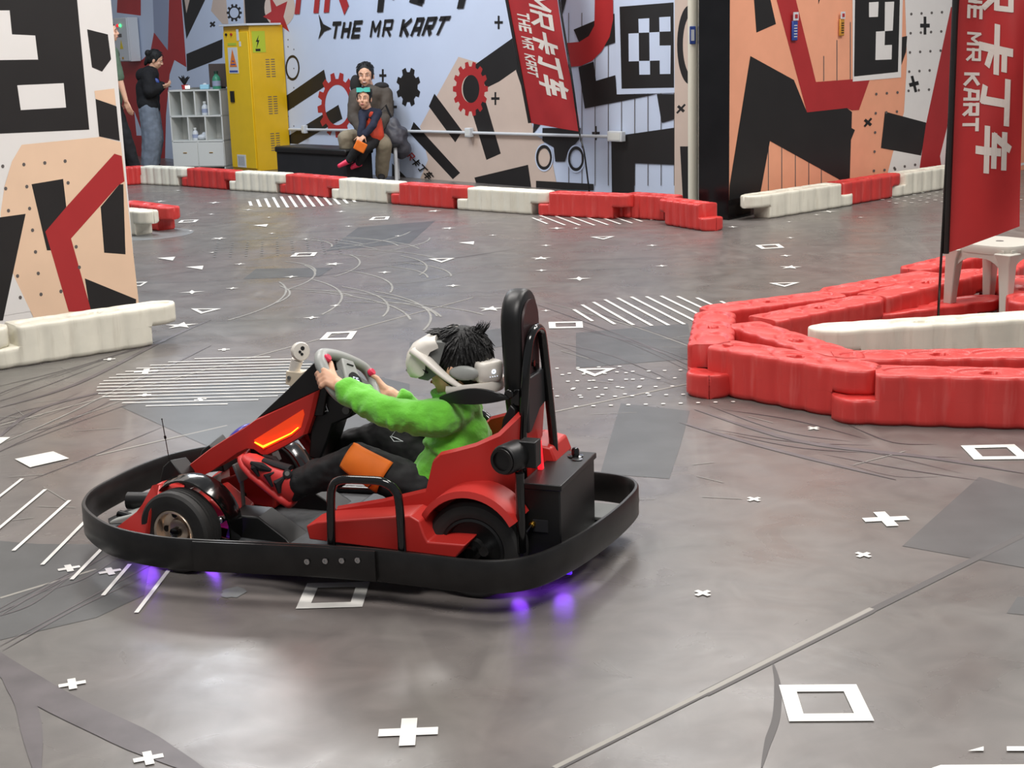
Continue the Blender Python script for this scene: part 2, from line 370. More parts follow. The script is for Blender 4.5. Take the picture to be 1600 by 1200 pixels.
fpath([(1207, 1035), (1215, 1070), (1213, 1120), (1200, 1160), (1190, 1200)], .018, 7)
random.seed(3)
for i in range(26):
    cx, cy = random.uniform(430, 690), random.uniform(370, 480); c = P(cx, cy); a0 = random.uniform(-.6, 1.2)
    r_ = random.uniform(.6, 1.6); pts = []
    o_ = c - V((math.cos(a0), math.sin(a0), 0)) * r_
    for k in range(14):
        t = a0 + (k - 7) * .07; p = o_ + V((math.cos(t), math.sin(t), 0)) * r_; pts.append(p)
    for k in range(13): fline(pts[k], pts[k + 1], .014, 4, ZS + i * 2e-6)
for i in range(34):
    cx, cy = random.choice([(random.uniform(900, 1350), random.uniform(640, 800)), (random.uniform(880, 1080), random.uniform(525, 600)), (random.uniform(0, 160), random.uniform(560, 860)), (random.uniform(500, 900), random.uniform(430, 510))])
    c = P(cx, cy); a0 = random.uniform(-.5, .5) + (2.6 if random.random() < .5 else .2); L_ = random.uniform(.06, .3)
    fline(c, c + V((math.cos(a0), math.sin(a0), 0)) * L_, random.uniform(.003, .006), 4, ZS)
for pth, wd in (([(-40, 1000), (60, 1080), (200, 1150), (330, 1215)], .09), ([(0, 1040), (40, 1100), (60, 1215)], .05), ([(-20, 700), (60, 640), (200, 600), (330, 540)], .03), ([(-10, 640), (120, 600), (260, 530), (330, 500)], .03),
                ([(1085, 640), (1250, 690), (1450, 715), (1600, 740)], .035), ([(1060, 660), (1200, 700), (1400, 750)], .03)):
    fpath(pth, wd, 5)
ra = random.Random(21)
for i in range(46):                                   # faint tyre arcs following the track
    grp = ra.choice(((60, 600, 200, 60, -.35), (110, 660, 150, 50, -.4), (1330, 700, 220, 40, .18), (600, 440, 170, 50, -.1), (1000, 545, 90, 30, .35), (100, 930, 120, 40, -.5)))
    cx, cy = grp[0] + ra.uniform(-.6, .6) * grp[2], grp[1] + ra.uniform(-1, 1) * grp[3]; L_ = ra.uniform(50, 170); sl = grp[4] + ra.uniform(-.08, .08); bw = ra.uniform(-12, 12)
    fpath([(cx - L_, cy - L_ * sl), (cx, cy + bw), (cx + L_, cy + L_ * sl)], ra.uniform(.003, .010), ra.choice((4, 5, 5, 5, 5)))
rg = random.Random(9)
def blob(px, py, rx, ry, m):
    c = P(px, py); fworld([c + V((math.cos(t * .39) * rx * rg.uniform(.6, 1.1), math.sin(t * .39) * ry * rg.uniform(.6, 1.1), 0)) for t in range(16)], m, ZS)
blob(366, 926, .045, .05, 3)
for i in range(5):
    for k in range(10):
        c = P(900, 636) + V((k * .075 + (i % 2) * .03, i * .16, 0)); fworld([c + V((math.cos(t * .7854) * .010, math.sin(t * .7854) * .010, 0)) for t in range(8)])
for i in range(5):
    for k in range(7):
        c = P(800, 622) + V((k * .10 - i * .02, i * .14, 0)); fworld([c + V((math.cos(t * .7854) * .010, math.sin(t * .7854) * .010, 0)) for t in range(8)])
for i in range(7):
    for k in range(9):
        c = P(335, 402) + V((k * .12 - i * .02, i * .13, 0)); fworld([c + V((math.cos(t * .7854) * .013, math.sin(t * .7854) * .013, 0)) for t in range(8)], 3)
        c = P(1400, 318) + V((k * .14 - i * .02, i * .16, 0)); fworld([c + V((math.cos(t * .7854) * .02, math.sin(t * .7854) * .02, 0)) for t in range(8)])
# slanted bars at the left, filled shapes
for a_, b_ in (((35, 749), (-20, 792)), ((71, 766), (-10, 834)), ((109, 783), (21, 862)), ((137, 812), (66, 884)), ((160, 858), (112, 907)), ((203, 883), (161, 932)), ((264, 892), (213, 959))):
    fline(P(*a_), P(*b_), .013)
fpoly([(23, 717), (83, 705), (108, 716), (47, 730)]); fpoly([(-20, 683), (16, 683), (-10, 700)])
fpoly([(1512, 1173), (1537, 1166), (1537, 1173)]); fpoly([(1573, 1166), (1640, 1166), (1640, 1173), (1573, 1173)]); fpoly([(1455, 1200), (1470, 1195), (1640, 1194), (1640, 1206)])
floor = fl.build('floor', [m_floor, m_mark, m_patch, m_patch2, m_scuff, m_dark_scuff, m_seam, m_seamd], smooth=0)
floor['kind'] = 'structure'
# ------------------------------------------------------------------ stroke lettering
GL = {'T': [((0, 1), (1, 1)), ((.5, 1), (.5, 0))], 'H': [((.08, 0), (.08, 1)), ((.92, 0), (.92, 1)), ((0, .5), (1, .5))],
      'E': [((.1, 0), (.1, 1)), ((0, 1), (1, 1)), ((0, .5), (.9, .5)), ((0, 0), (1, 0))], 'M': [((.05, 0), (.05, 1)), ((.95, 0), (.95, 1)), ((.05, 1), (.5, .35)), ((.5, .35), (.95, 1))],
      'R': [((.08, 0), (.08, 1)), ((0, 1), (.95, 1)), ((.92, 1), (.92, .5)), ((.95, .48), (0, .48)), ((.45, .48), (.95, 0))], 'K': [((.08, 0), (.08, 1)), ((.1, .48), (.95, 1)), ((.3, .55), (.98, 0))],
      'A': [((.08, 0), (.3, 1)), ((.2, 1), (.92, 1)), ((.92, 1), (.92, 0)), ((.1, .38), (.95, .38))],
      '卡': [((.5, 1.05), (.5, .52)), ((.5, .8), (.95, .8)), ((-.05, .52), (1.05, .52)), ((.5, .52), (.5, -.08)), ((.5, .36), (.9, .2))],
      '丁': [((0, .95), (1.05, .95)), ((.55, .95), (.55, .05)), ((.58, .05), (.25, .12))],
      '车': [((.1, .9), (.95, .9)), ((.45, 1.08), (.18, .52)), ((.15, .52), (.92, .52)), ((.0, .25), (1.05, .25)), ((.56, .72), (.56, -.1))],
      '5': [((1, 1), (0, 1)), ((0, 1), (0, .5)), ((0, .5), (1, .5)), ((1, .5), (1, 0)), ((1, 0), (0, 0))], 'G': [((1, 1), (0, 1)), ((0, 1), (0, 0)), ((0, 0), (1, 0)), ((1, 0), (1, .5)), ((1, .5), (.5, .5))]}
def text(mb, s, TL, TR, BR, BL, m, th=.2, gap=.28, shear=.12, off=V((0, 0, 0))):
    n = sum((.5 if c == ' ' else 1 + gap) for c in s); x = 0
    def mp(u, v):
        return (BL * (1 - u) * (1 - v) + BR * u * (1 - v) + TR * u * v + TL * (1 - u) * v) + off
    for c in s:
        if c == ' ': x += .5; continue
        for (a, b) in GL[c]:
            a = V(a); b = V(b); d = (b - a).normalized(); nn = V((-d.y, d.x)) * th / 2; e = d * th * .25
            q = [a + nn - e, b + nn + e, b - nn + e, a - nn - e]
            mb.poly([mp((x + p.x + shear * (p.y - .5)) / n, p.y) for p in q], m)
        x += 1 + gap
# ------------------------------------------------------------------ walls carrying printed murals
class Wall:
    def __init__(s, a, b, nrm=None):
        s.a = V(a); s.d = (V(b) - V(a)).normalized(); s.n = V((s.d.y, -s.d.x, 0)).normalized()
        if s.n.dot(CAM - s.a) < 0: s.n = -s.n
        s.mb = MB(); s.mb.nofix = True; s.k = 0
    def px(s, x, y, off=0): return PP(x, y, s.a + s.n * off, s.n)
    def poly(s, pts, m, k=None):
        s.k += 1; off = .0008 + .00012 * (s.k if k is None else k)
        s.mb.poly(s.orient([s.px(x, y, off) for x, y in pts]), m)
    def orient(s, p):
        nn = V((0, 0, 0))
        for i in range(len(p)): nn += (p[i] - p[0]).cross(p[(i + 1) % len(p)] - p[0])
        return p if nn.dot(s.n) > 0 else p[::-1]
    def ring(s, cx, cy, rx, ry, t, m, n=28):
        s.k += 1; off = .0008 + .00012 * s.k
        for i in range(n):
            a, b = 2 * math.pi * i / n, 2 * math.pi * (i + 1) / n
            q = [(cx + rx * math.cos(a), cy + ry * math.sin(a)), (cx + rx * math.cos(b), cy + ry * math.sin(b)), (cx + (rx - t) * math.cos(b), cy + (ry - t * ry / rx) * math.sin(b)), (cx + (rx - t) * math.cos(a), cy + (ry - t * ry / rx) * math.sin(a))]
            s.mb.poly(s.orient([s.px(x, y, off) for x, y in q]), m)
    def ell(s, cx, cy, rx, ry, m, n=24, a0=0, a1=360):
        s.poly([(cx + rx * math.cos(math.radians(a0 + (a1 - a0) * i / n)), cy + ry * math.sin(math.radians(a0 + (a1 - a0) * i / n))) for i in range(n + (0 if a1 - a0 == 360 else 1))], m)
    def gear(s, cx, cy, rx, ry, n, m, hole=.62, tooth=.2, rot=0):
        out = []
        for i in range(n):
            for f, rr in ((-.32, 1 - tooth), (-.2, 1), (.2, 1), (.32, 1 - tooth)):
                a = 2 * math.pi * (i + f) / n + rot; out.append((cx + rx * rr * math.cos(a), cy + ry * rr * math.sin(a)))
        if not hole: s.poly(out, m); return
        s.k += 1; off = .0008 + .00012 * s.k; N_ = len(out)
        for i in range(N_):
            p, q = out[i], out[(i + 1) % N_]
            def inn(p):
                a = math.atan2((p[1] - cy) / ry, (p[0] - cx) / rx); return (cx + rx * hole * math.cos(a), cy + ry * hole * math.sin(a))
            s.mb.poly(s.orient([s.px(*z, off) for z in (p, q, inn(q), inn(p))]), m)
    def plus(s, cx, cy, w_, h_, t, m, rot=0):
        c, sn = math.cos(rot), math.sin(rot)
        for hw, hh in ((w_ / 2, t / 2), (t / 2 * .7, h_ / 2)):
            s.poly([(cx + x * c - y * sn, cy + x * sn + y * c) for x, y in ((-hw, -hh), (hw, -hh), (hw, hh), (-hw, hh))], m)
    def dots(s, pts, r, m):
        for x, y in pts: s.ell(x, y, r, r * 1.15, m, 8); s.k -= 1
        s.k += 1
    def base(s, t0, t1, h, thick, m):
        a = s.a + s.d * t0; b = s.a + s.d * t1; k = -s.n * thick; z = V((0, 0, h))
        b0 = len(s.mb.v)
        p = [a, b, b + k, a + k, a + z, b + z, b + k + z, a + k + z]
        fs = [(0, 3, 2, 1), (4, 5, 6, 7), (0, 1, 5, 4), (1, 2, 6, 5), (2, 3, 7, 6), (3, 0, 4, 7)]
        c = sum(p, V()) / 8
        for f in fs:
            q = [p[i] for i in f]; nn = (q[1] - q[0]).cross(q[2] - q[0])
            if nn.dot(sum(q, V()) / 4 - c) < 0: f = f[::-1]
            s.mb.add([p[i] for i in f], [(0, 1, 2, 3)], m)
MM = [m_ww, m_bk, m_red, m_bge, m_org, m_lb, m_dot, m_pw, m_pch, m_blackgloss]
WW, BK, RD, BG, OR, LB, DT, PW, PC, BGL = range(10)
def z(ox, oy, k, pts): return [(ox + x / k, oy + y / k) for x, y in pts]
# --- back wall
A0 = P(230, 277); A1 = P(870, 323); dd = (A1 - A0).normalized(); nb = V((-dd.y, dd.x, 0)); nb = nb if nb.y > 0 else -nb
wb = Wall(A0 + nb * 1.75, A1 + nb * 1.15)
tr = (wb.px(1091, 300) - wb.a).dot(wb.d)
wb.base(-4.5, tr, 3.6, .12, WW)
z2 = lambda p: z(160, 0, 5.3333, p); z3 = lambda p: z(400, 0, 4, p); z5 = lambda p: z(780, 0, 4, p); z6 = lambda p: z(1100, 0, 3.2, p)
def Y(p): return [(x, y if y > 0 else -45) for x, y in p]
wb.poly(Y(z2([(135, 0), (320, 0), (320, 130), (120, 105)])), RD)
wb.poly(Y(z2([(410, 0), (555, 0), (545, 420), (430, 270)])), LB)
wb.poly(Y(z2([(430, 270), (545, 420), (560, 0), (640, 0), (680, 290), (700, 560), (600, 500), (560, 620), (530, 960), (520, 1400), (200, 1400), (110, 510), (330, 500), (400, 430)])), RD)
wb.poly(z2([(265, 925), (340, 1130), (285, 1130)]), WW)
wb.poly(Y(z2([(640, 0), (970, 0), (700, 325), (685, 200)])), BK)
wb.poly(Y(z2([(650, 0), (785, 0), (700, 110)])), BG)
wb.poly(z2([(700, 450), (1000, 325), (1000, 480), (705, 595)]), BK)
wb.poly(Y(z2([(960, 0), (1200, 0), (1200, 200), (1000, 200), (905, 90)])), BG)
wb.poly(Y(z2([(1010, 0), (1170, 0), (1180, 200), (1050, 200)])), WW)
wb.gear(366, 20, 12, 14, 10, BK, .58, .25)
wb.plus(332, 38, 9, 11, 3.5, BK, .7)
wb.poly(Y(z2([(1170, 0), (1385, 0), (1400, 300), (1200, 300)])), BK)
wb.ell(437, 12, 24, 31, BG)
wb.poly([(421, -8), (432, 10), (449, 2), (443, 26), (452, 50), (436, 38), (421, 44), (423, 32), (411, 26), (424, 18)], RD)
wb.ring(457, 106, 11, 20, 2.2, BK)
wb.dots([(450 + 9 * (i % 2), 62 + 15 * i) for i in range(11)] + [(441 + 9 * (i % 2), 57 + 16 * i) for i in range(3)], .9, DT)
wb.poly(z3([(150, 625), (425, 435), (445, 530), (150, 725)]), BK)
wb.poly(z3([(200, 850), (515, 655), (540, 742), (260, 900), (190, 895)]), BK)
wb.gear(527, 164, 31, 51, 13, RD, .62, .2, .1)
wb.gear(638, 136, 19, 31, 8, BK, 0, .24, .39)
for c_ in ((598, 118, 11, 20, 4), (614, 167, 12, 20, 4), (779, 35, 13, 21, 4), (931, 208, 12, 22, 4)): wb.plus(*c_, BK)
wb.poly(z3([(1265, 355), (1400, 395), (1640, 430)]) + z5([(130, 480), (220, 840), (270, 870), (330, 1000), (365, 1180)]) + z3([(1000, 1180), (1075, 1000), (1025, 790)]), BG)
wb.poly(z3([(1360, 410), (1600, 240)]) + z5([(120, 210), (150, 400), (100, 440), (0, 510)]) + z3([(1440, 550), (1400, 470)]), BK)
wb.poly(z5([(115, 215), (395, 600), (210, 840), (215, 770), (105, 440)]), BK)
wb.poly(z3([(1350, 600), (1425, 600), (1530, 960), (1440, 1000), (1350, 700)]), BK)
wb.gear(735, 139, 27.5, 43, 14, RD, .5, .18)
wb.ell(736, 139, 13, 22, BK)
wb.plus(774, 154, 13, 20, 4, BK)
wb.poly(z3([(1115, 585), (1290, 820), (1245, 890), (1080, 665)]), BK)
wb.poly(z3([(985, 762), (1275, 1080), (1230, 1120), (960, 830)]), BK)
wb.poly(z3([(1365, 1110), (1700, 1030), (1720, 1170), (1380, 1160)]), BK)
wb.poly(z3([(850, 1020), (960, 1130), (850, 1130)]), BK)
# right section of the back wall
for i in range(9): x = 888 + i * 20.6; wb.poly([(x, 20), (x + 1.1, 20), (x + 1.1, 290), (x, 290)], DT)
wb.poly(Y(z5([(365, 0), (465, 0), (395, 95)])), BK)
wb.poly(z5([(465, 185), (595, 130), (720, 85), (725, 265), (600, 310), (500, 265)]), BK)
wb.poly(z5([(495, 420), (590, 385), (605, 505), (725, 470), (735, 590), (985, 588), (535, 678)]), BK)
wb.poly(z5([(985, 588), (1095, 588), (1095, 745), (1015, 768)]), BK)
wb.poly(Y(z5([(600, 0), (710, 0), (712, 120), (690, 230), (640, 320), (580, 380), (510, 412), (435, 418), (425, 268), (500, 262), (560, 225), (595, 160)])), RD)
wb.poly(z5([(720, 25), (1097, -5), (1097, 580), (735, 590)]), WW)
wb.poly(z5([(752, 42), (1090, 15), (1093, 548), (765, 555)]), BK)
for q in ([(870, 118), (938, 114), (938, 203), (872, 205)], [(1000, 108), (1070, 104), (1071, 196), (1002, 198)], [(808, 210), (872, 207), (874, 382), (810, 384)], [(938, 203), (1002, 200), (1003, 378), (940, 380)], [(1002, 285), (1072, 284), (1070, 462), (1004, 463)], [(874, 381), (942, 380), (943, 466), (876, 467)]):
    wb.poly(z5(q), WW)
wb.poly(z5([(1097, -200), (1190, -200), (1190, 1250), (1095, 1250)]), BG)
wb.ell(1078, 70, 20, 62, BK, 20, 90, 270)
wb.ell(1084, 70, 17, 50, BG, 20, 90, 270)
wb.plus(1064, 170, 13, 19, 4.5, BK, .75)
wb.poly(z5([(1130, 915), (1192, 915), (1192, 1250), (1148, 1250)]), BK)
wb.poly(z5([(700, 870), (800, 840), (1095, 798), (1095, 1030), (848, 1020), (842, 1250), (705, 1250)]), BK)
wb.poly(z5([(270, 800), (510, 800), (500, 870), (430, 950), (410, 1010), (350, 1010), (340, 920), (270, 880)]), BK)
wb.ring(850, 246, 14, 22, 3.2, WW); wb.ring(850, 246, 12.5, 19.5, 3.2, BK)
wb.ring(900, 248, 14, 22, 3.2, WW); wb.ring(900, 248, 12.5, 19.5, 3.2, BK)
wb.poly(z5([(230, 1130), (590, 1150), (590, 1190), (230, 1180)]), BK)
wb.poly(z3([(390, 85), (420, 150), (472, 178), (425, 196), (388, 248), (405, 180)]), BK)
def wtext(s, q, m, th=.24, gap=.2, shear=.15):
    wb.k += 1; off = .0008 + .00012 * wb.k; text(wb.mb, s, *[wb.px(x, y, off) for x, y in q], m, th, gap, shear)
wtext('THE', z3([(480, 148), (680, 138), (665, 226), (470, 236)]), BK, .30, .42, .08)
wtext('MR', z3([(725, 136), (880, 128), (865, 220), (715, 228)]), BK, .22, .45, .08)
wtext('KART', z3([(915, 128), (1230, 112), (1185, 210), (900, 222)]), BK, .30, .40, .08)
wtext('MR', z3([(285, -280), (640, -290), (620, 48), (255, 68)]), RD, .24, .35, .05)
wtext('卡丁车', z3([(700, -290), (1500, -300), (1450, 0), (700, 38)]), BK, .2, .25)
wtext('MR', z3([(945, 925), (1000, 985), (970, 1010), (920, 945)]), RD, .2, .25, 0)
wtext('卡丁车', z3([(1000, 985), (1120, 1110), (1080, 1130), (965, 1010)]), BK, .18, .2, 0)
wall_back = wb.mb.build('wall_back', MM, smooth=0); wall_back['kind'] = 'structure'
# --- right wall
B0 = P(1195, 339); B1 = P(1480, 293); db = (B1 - B0).normalized(); nr = V((-db.y, db.x, 0)); nr = nr if nr.y > 0 else -nr
wr = Wall(B0 + nr * .3, B1 + nr * .3)
t0 = (wr.px(1138, 300) - wr.a).dot(wr.d)
wr.base(t0, 7.5, 3.6, .12, OR)
wr.poly(Y(z6([(240, 0), (300, 0), (360, 120), (262, 163)])), BK)
wr.poly(Y(z6([(570, 0), (625, 0), (572, 22)])), BK)
for x, a, b in ((320, 700, 960), (387, 690, 950), (455, 760, 940), (522, 790, 930), (585, 830, 920), (597, 280, 405), (663, 200, 402), (730, 110, 398)): wr.poly(z6([(x, a), (x + 4, a), (x + 4, b), (x, b)]), DT)
wr.poly(z6([(232, 280), (450, 400), (515, 562), (715, 540), (740, 560), (738, 640), (755, 650), (735, 700), (728, 920), (700, 910), (330, 705), (270, 1030), (125, 1040), (128, 930)]), BK)
wr.poly(Y(z6([(325, 0), (425, 0), (560, 410), (760, 395), (828, 400), (775, 550), (740, 552), (715, 540), (515, 562)])), RD)
wr.poly(Y(z6([(1000, 0), (1270, 0), (1900, 0), (1900, 760), (1250, 900), (905, 920), (940, 780), (1000, 560), (1015, 300)])), PW)
wr.poly(Y(z6([(1480, 0), (1900, 0), (1900, 760), (1560, 820)])), OR)
wr.poly(z6([(990, 185), (1016, 180), (1010, 260), (985, 330)]), BK)
wr.poly(z6([(905, 558), (1118, 615), (1085, 778), (885, 740)]), BK)
wr.poly(z6([(1235, 35), (1275, 40), (1215, 640), (1180, 780), (1190, 860), (1075, 860), (1110, 620)]), RD)
wr.poly(Y(z6([(742, 0), (997, 0), (985, 387), (744, 408)])), PW)
wr.poly(Y(z6([(757, 0), (983, 0), (970, 360), (750, 383)])), BK)
for q in ([(825, 12), (873, 9), (870, 84), (825, 86)], [(905, 10), (951, 8), (944, 153), (903, 156)], [(860, 158), (905, 155), (903, 226), (940, 224), (938, 297), (857, 300)]): wr.poly(z6(q), PW)
wr.plus(*z6([(1105, 128)])[0], 15, 28, 6, BK); wr.plus(*z6([(1050, 420)])[0], 15, 26, 6, BK, -.25); wr.plus(*z6([(820, 612)])[0], 13, 17, 4.5, BK, .7)
wr.dots(z6([(1037 - j * 3.5 + i * 51, 70 + j * 96 - i * 3) for i in range(4) for j in range(5) if i * 51 + j * 14 < 190] + [(862 - j * 3 + i * 53, 470 + j * 96 - i * 4) for i in range(3) for j in range(5) if not (i > 0 and j in (2, 3))] + [(952, 840), (1004, 832), (1056, 824)]), 1.9, DT)
wall_right = wr.mb.build('wall_right', MM, smooth=0); wall_right['kind'] = 'structure'
# --- dark recess between pole and right wall
cb = MB()
c0 = wb.px(1090, 300); c1 = wr.px(1139, 300)
q0 = P(1092, 341, 0); q1 = P(1139, 344, 0)
dn = (q1 - q0).normalized(); nn_ = V((-dn.y, dn.x, 0)); nn_ = nn_ if nn_.y > 0 else -nn_
cb.prism([V((q.x, q.y, 0)) for q in (q0, q1, c1 + (q1 - c1).normalized() * .02, c0)], (0, 0, 3.6))
e1 = P(1152, 340); cb.prism([V((q.x, q.y, 0)) for q in (q1 - nn_ * .01, e1, e1 + nn_ * .35, q1 + nn_ * .35)], (0, 0, .17))
cb.build('wall_corner', m_blackgloss, smooth=0)['kind'] = 'structure'
# --- left partition
C0 = P(0, 553); C1 = P(247, 513); dc = (C1 - C0).normalized(); nc = V((-dc.y, dc.x, 0)); nc = nc if nc.y > 0 else -nc
wl = Wall(C0 + nc * .30, C1 + nc * .30)
t1 = (wl.px(213.5, 455) - wl.a).dot(wl.d)
wl.base(-3.2, t1, 3.4, .1, PW)
z1 = lambda p: z(0, 0, 4, p); z7 = lambda p: z(0, 200, 3.2432, p)
X = lambda p: [(x if x > 0 else -70, y if y > 0 else -45) for x, y in p]
wl.poly(X(z1([(0, 0), (465, 0), (558, 810), (0, 848)])), BK)
wl.poly(X(z1([(0, 65), (60, 65), (75, 215), (220, 222), (238, 372), (0, 380)])), PW)
wl.poly(z1([(108, 533), (398, 520), (413, 672), (130, 688)]), PW)
wl.poly(z1([(545, 183), (674, 215), (694, 370), (638, 447), (575, 420)]), BK)
wl.poly(z1([(590, 568), (714, 553), (726, 662), (597, 618)]), PC)
wl.poly(X(z7([(-40, 100), (110, 85), (60, 170), (20, 300), (5, 450), (5, 560), (75, 760), (175, 925), (-40, 990)])), PW)
wl.poly(z7([(110, 85), (510, 45), (612, 72), (705, 900), (170, 960), (75, 760), (10, 600), (3, 430), (22, 300), (60, 170)]), PC)
wl.poly(z1([(597, 618), (728, 665), (749, 880), (620, 852)]), BK)
wl.poly(z7([(160, 285), (320, 258), (336, 400), (235, 525), (258, 620), (238, 620)]), BK)
wl.poly(z7([(-200, 480), (130, 435), (15, 975), (-200, 990)]), BK)
wl.poly(z7([(510, 400), (605, 285), (625, 285), (636, 640), (528, 632)]), BK)
wl.poly(z7([(430, 762), (690, 868), (690, 900), (455, 920)]), BK)
wl.poly(z7([(580, 130), (617, 142), (631, 270), (600, 290), (360, 560), (463, 930), (348, 930), (230, 525), (345, 390)]), RD)
wl.dots(z7([(14, 194), (121, 185), (227, 177), (330, 168), (29, 307), (136, 297), (345, 278), (43, 419), (150, 408), (165, 518), (180, 628), (194, 737), (208, 843), (386, 602), (89, 750), (103, 859), (309, 828), (402, 706)]), 2.6, DT)
wall_left = wl.mb.build('wall_left', MM, smooth=0); wall_left['kind'] = 'structure'
# conduit with outlets on the back wall, pole in front
cm = MB()
pa = wb.px(452, 202, .03); pb = wb.px(955, 213.5, .03)
cm.tube([pa, pa + (pb - pa) * .5 + V((0, 0, .01)), pb], .016, 8)
con = cm.build('wall_conduit', m_elec, loc=pa)
tag(con, 'thin white conduit running along the back mural wall at bench height', 'pipe')
def outlet(px, py, wd, label):
    c = wb.px(px, py, .05); m_ = MB(); R = Matrix((wb.d, -wb.n, V((0, 0, 1)))).transposed()
    m_.box(c, (wd, .06, .10), R); o = m_.build('power_outlet', m_elec, bev=.006, loc=c)
    f = MB(); f.box(-V((0, 0, 0)) + wb.n * .031, (wd * .8, .006, .07), R); f.build('face_plate', m_white, o)
    tag(o, label, 'power outlet', 'outlets on the conduit')
outlet(733, 207, .09, 'small white outlet box on the conduit beneath the red gear')
outlet(963, 213, .2, 'double white outlet box at the right end of the conduit')
outlet(476, 202, .06, 'small white junction box on the conduit beside the yellow cabinet')
pm = MB(); pp = wb.px(1083, 300, .10)
ppb = V((pp.x, pp.y, 0)); pm.tube([ppb, ppb + V((0, 0, 3.6))], .048, 20)
po = pm.build('support_pole', mat('cream_pole_paint', (226, 222, 204), .35), loc=ppb); tag(po, 'cream round floor to ceiling pole at the wall corner', 'pole')
def wall_tag(W_, px, py, wd, ht, m1, m2, label, off=.02):
    c = W_.px(px, py, off); R = Matrix((W_.d, -W_.n, V((0, 0, 1)))).transposed()
    a = MB(); a.box(c, (wd, .02, ht), R); o = a.build('wall_sign', m1, bev=.008, loc=c)
    b = MB(); b.box(W_.n * .012 + V((0, 0, ht * .72)), (wd * .92, .008, ht * .42), R); b.build('sign_header', m_elec, o)
    t = MB(); s_ = ht * .3
    for k in range(5): t.box(W_.n * .012 + V((0, 0, -ht * .3 + k * ht * .14)), (wd * .55, .004, ht * .05), R)
    t.build('sign_print', m2, o)
    t2 = MB(); t2.box(W_.n * .018 + V((0, 0, ht * .72)), (wd * .5, .004, ht * .2), R); t2.build('sign_emblem', m_red, o)
    tag(o, label, 'sign', 'small hanging signs on the orange wall')
m_blue = mat('blue_sign', (48, 74, 150), .4); m_gold = mat('gold_sign', (196, 140, 50), .4)
wall_tag(wr, 1241.5, 48, .075, .17, m_blue, m_elec, 'small blue sign with white header on the red band of the orange wall')
wall_tag(wr, 1315, 43, .065, .15, m_gold, m_bk, 'small gold sign with white header left of the black checker marker')
tg = MB(); c = pp + V((0, 0, 0)); cc = PP(1080, 55, pp, V((0, -1, 0))); cc = V((pp.x - .01, pp.y - .052, cc.z)); tg.box(cc, (.055, .015, .16)); o = tg.build('pole_tag', m_blue, bev=.005, loc=cc)
t2 = MB(); t2.box((0, -.009, 0), (.03, .004, .10)); t2.build('tag_print', m_elec, o); tag(o, 'blue tag with a pale print stuck on the cream pole', 'sign')
# ------------------------------------------------------------------ plastic track barriers
BL_, BW, BH = .88, .205, .21
def barrier_mesh(name, m, tail=.17):
    mb = MB(); N_ = 190
    def slab(x0, x1, z0, z1, rnd, top):
        rings = []; L = x1 - x0
        for i in range(N_ + 1):
            t = i / N_; t = t - .09 * math.sin(2 * math.pi * t) / 1.0
            x = x0 + L * t; g = (x - x0) / L
            hw = BW / 2 * (1 - .11 * (abs(math.cos(math.pi * (x + .02) / .142)) ** 5))
            dr = (x1 - x) if rnd > 0 else (x - x0); do = (x - x0) if rnd > 0 else (x1 - x)
            R1 = BW / 2 * .98; fr = math.sqrt(max(.0, 1 - (1 - min(1, dr / R1)) ** 2)); fo = .86 + .14 * math.sqrt(max(0, 1 - (1 - min(1, do / .025)) ** 2))
            hw *= max(.12, fr) * fo; b = .014; ring = []
            sh = -.0 <= x <= BL_ - tail; bb = (.0002 if sh else b) if top else b; bt = b if top else (.0002 if sh else b)
            ring += [(-hw, z0 + bb), (-hw, z0 + bb * 1.9 + .001), (-hw, z1 - bt * 1.9 - .001), (-hw, z1 - bt), (-hw + bt * .3, z1 - bt * .3)]
            hi = min(hw - bt, BW / 2 * .84 * max(.12, fr) * fo)
            for k in range(35):
                y = (-1 + 2 * k / 34) * hi; zz = z1
                if top:
                    for cx, ax in ((.19, .15), (.5, .14), (.81, .15)):
                        e = math.sqrt(((g - cx) / ax) ** 2 + (y / (BW * .345)) ** 2)
                        if e < 1.1: q_ = min(1, (1.1 - e) / .16); zz -= .013 * q_ * q_ * (3 - 2 * q_) - .009 * max(0, 1 - e * e)
                    e = math.hypot((x - (x0 + L * .5)) / .034, y / .026)
                    if e < 1.15: zz -= .035 * min(1, (1.15 - e) / .2)
                ring.append((y, zz))
            ring += [(hw - bt * .3, z1 - bt * .3), (hw, z1 - bt), (hw, z1 - bt * 1.9 - .001), (hw, z0 + bb * 1.9 + .001), (hw, z0 + bb), (hw - bb, z0), (-hw + bb, z0)]
            rings.append([V((x, y, zz)) for y, zz in ring])
        mb.loft(rings)
    slab(0, BL_, BH / 2, BH, 1, True)
    slab(-tail, BL_ - tail, 0, BH / 2, -1, False)
    o = mb.build(name, m, smooth=72); me = o.data; bpy.data.objects.remove(o); return me
bmr = barrier_mesh('red_track_barrier', m_bred); bmw = barrier_mesh('white_track_barrier', m_bwht)
def barrier(p0, p1, red, label, group, flip=False, scale=None, z0=0):
    p0, p1 = (V((q.x, q.y, 0)) for q in ((p1, p0) if flip else (p0, p1)))
    o = bpy.data.objects.new('track_barrier', bmr if red else bmw); sc.collection.objects.link(o)
    d = p1 - p0; L = d.length
    o.rotation_euler = (0, 0, math.atan2(d.y, d.x)); o.scale = ((L / BL_ if scale is None else scale), 1, 1)
    o.location = (p0.x, p0.y, z0); tag(o, label, 'barrier', group); return o
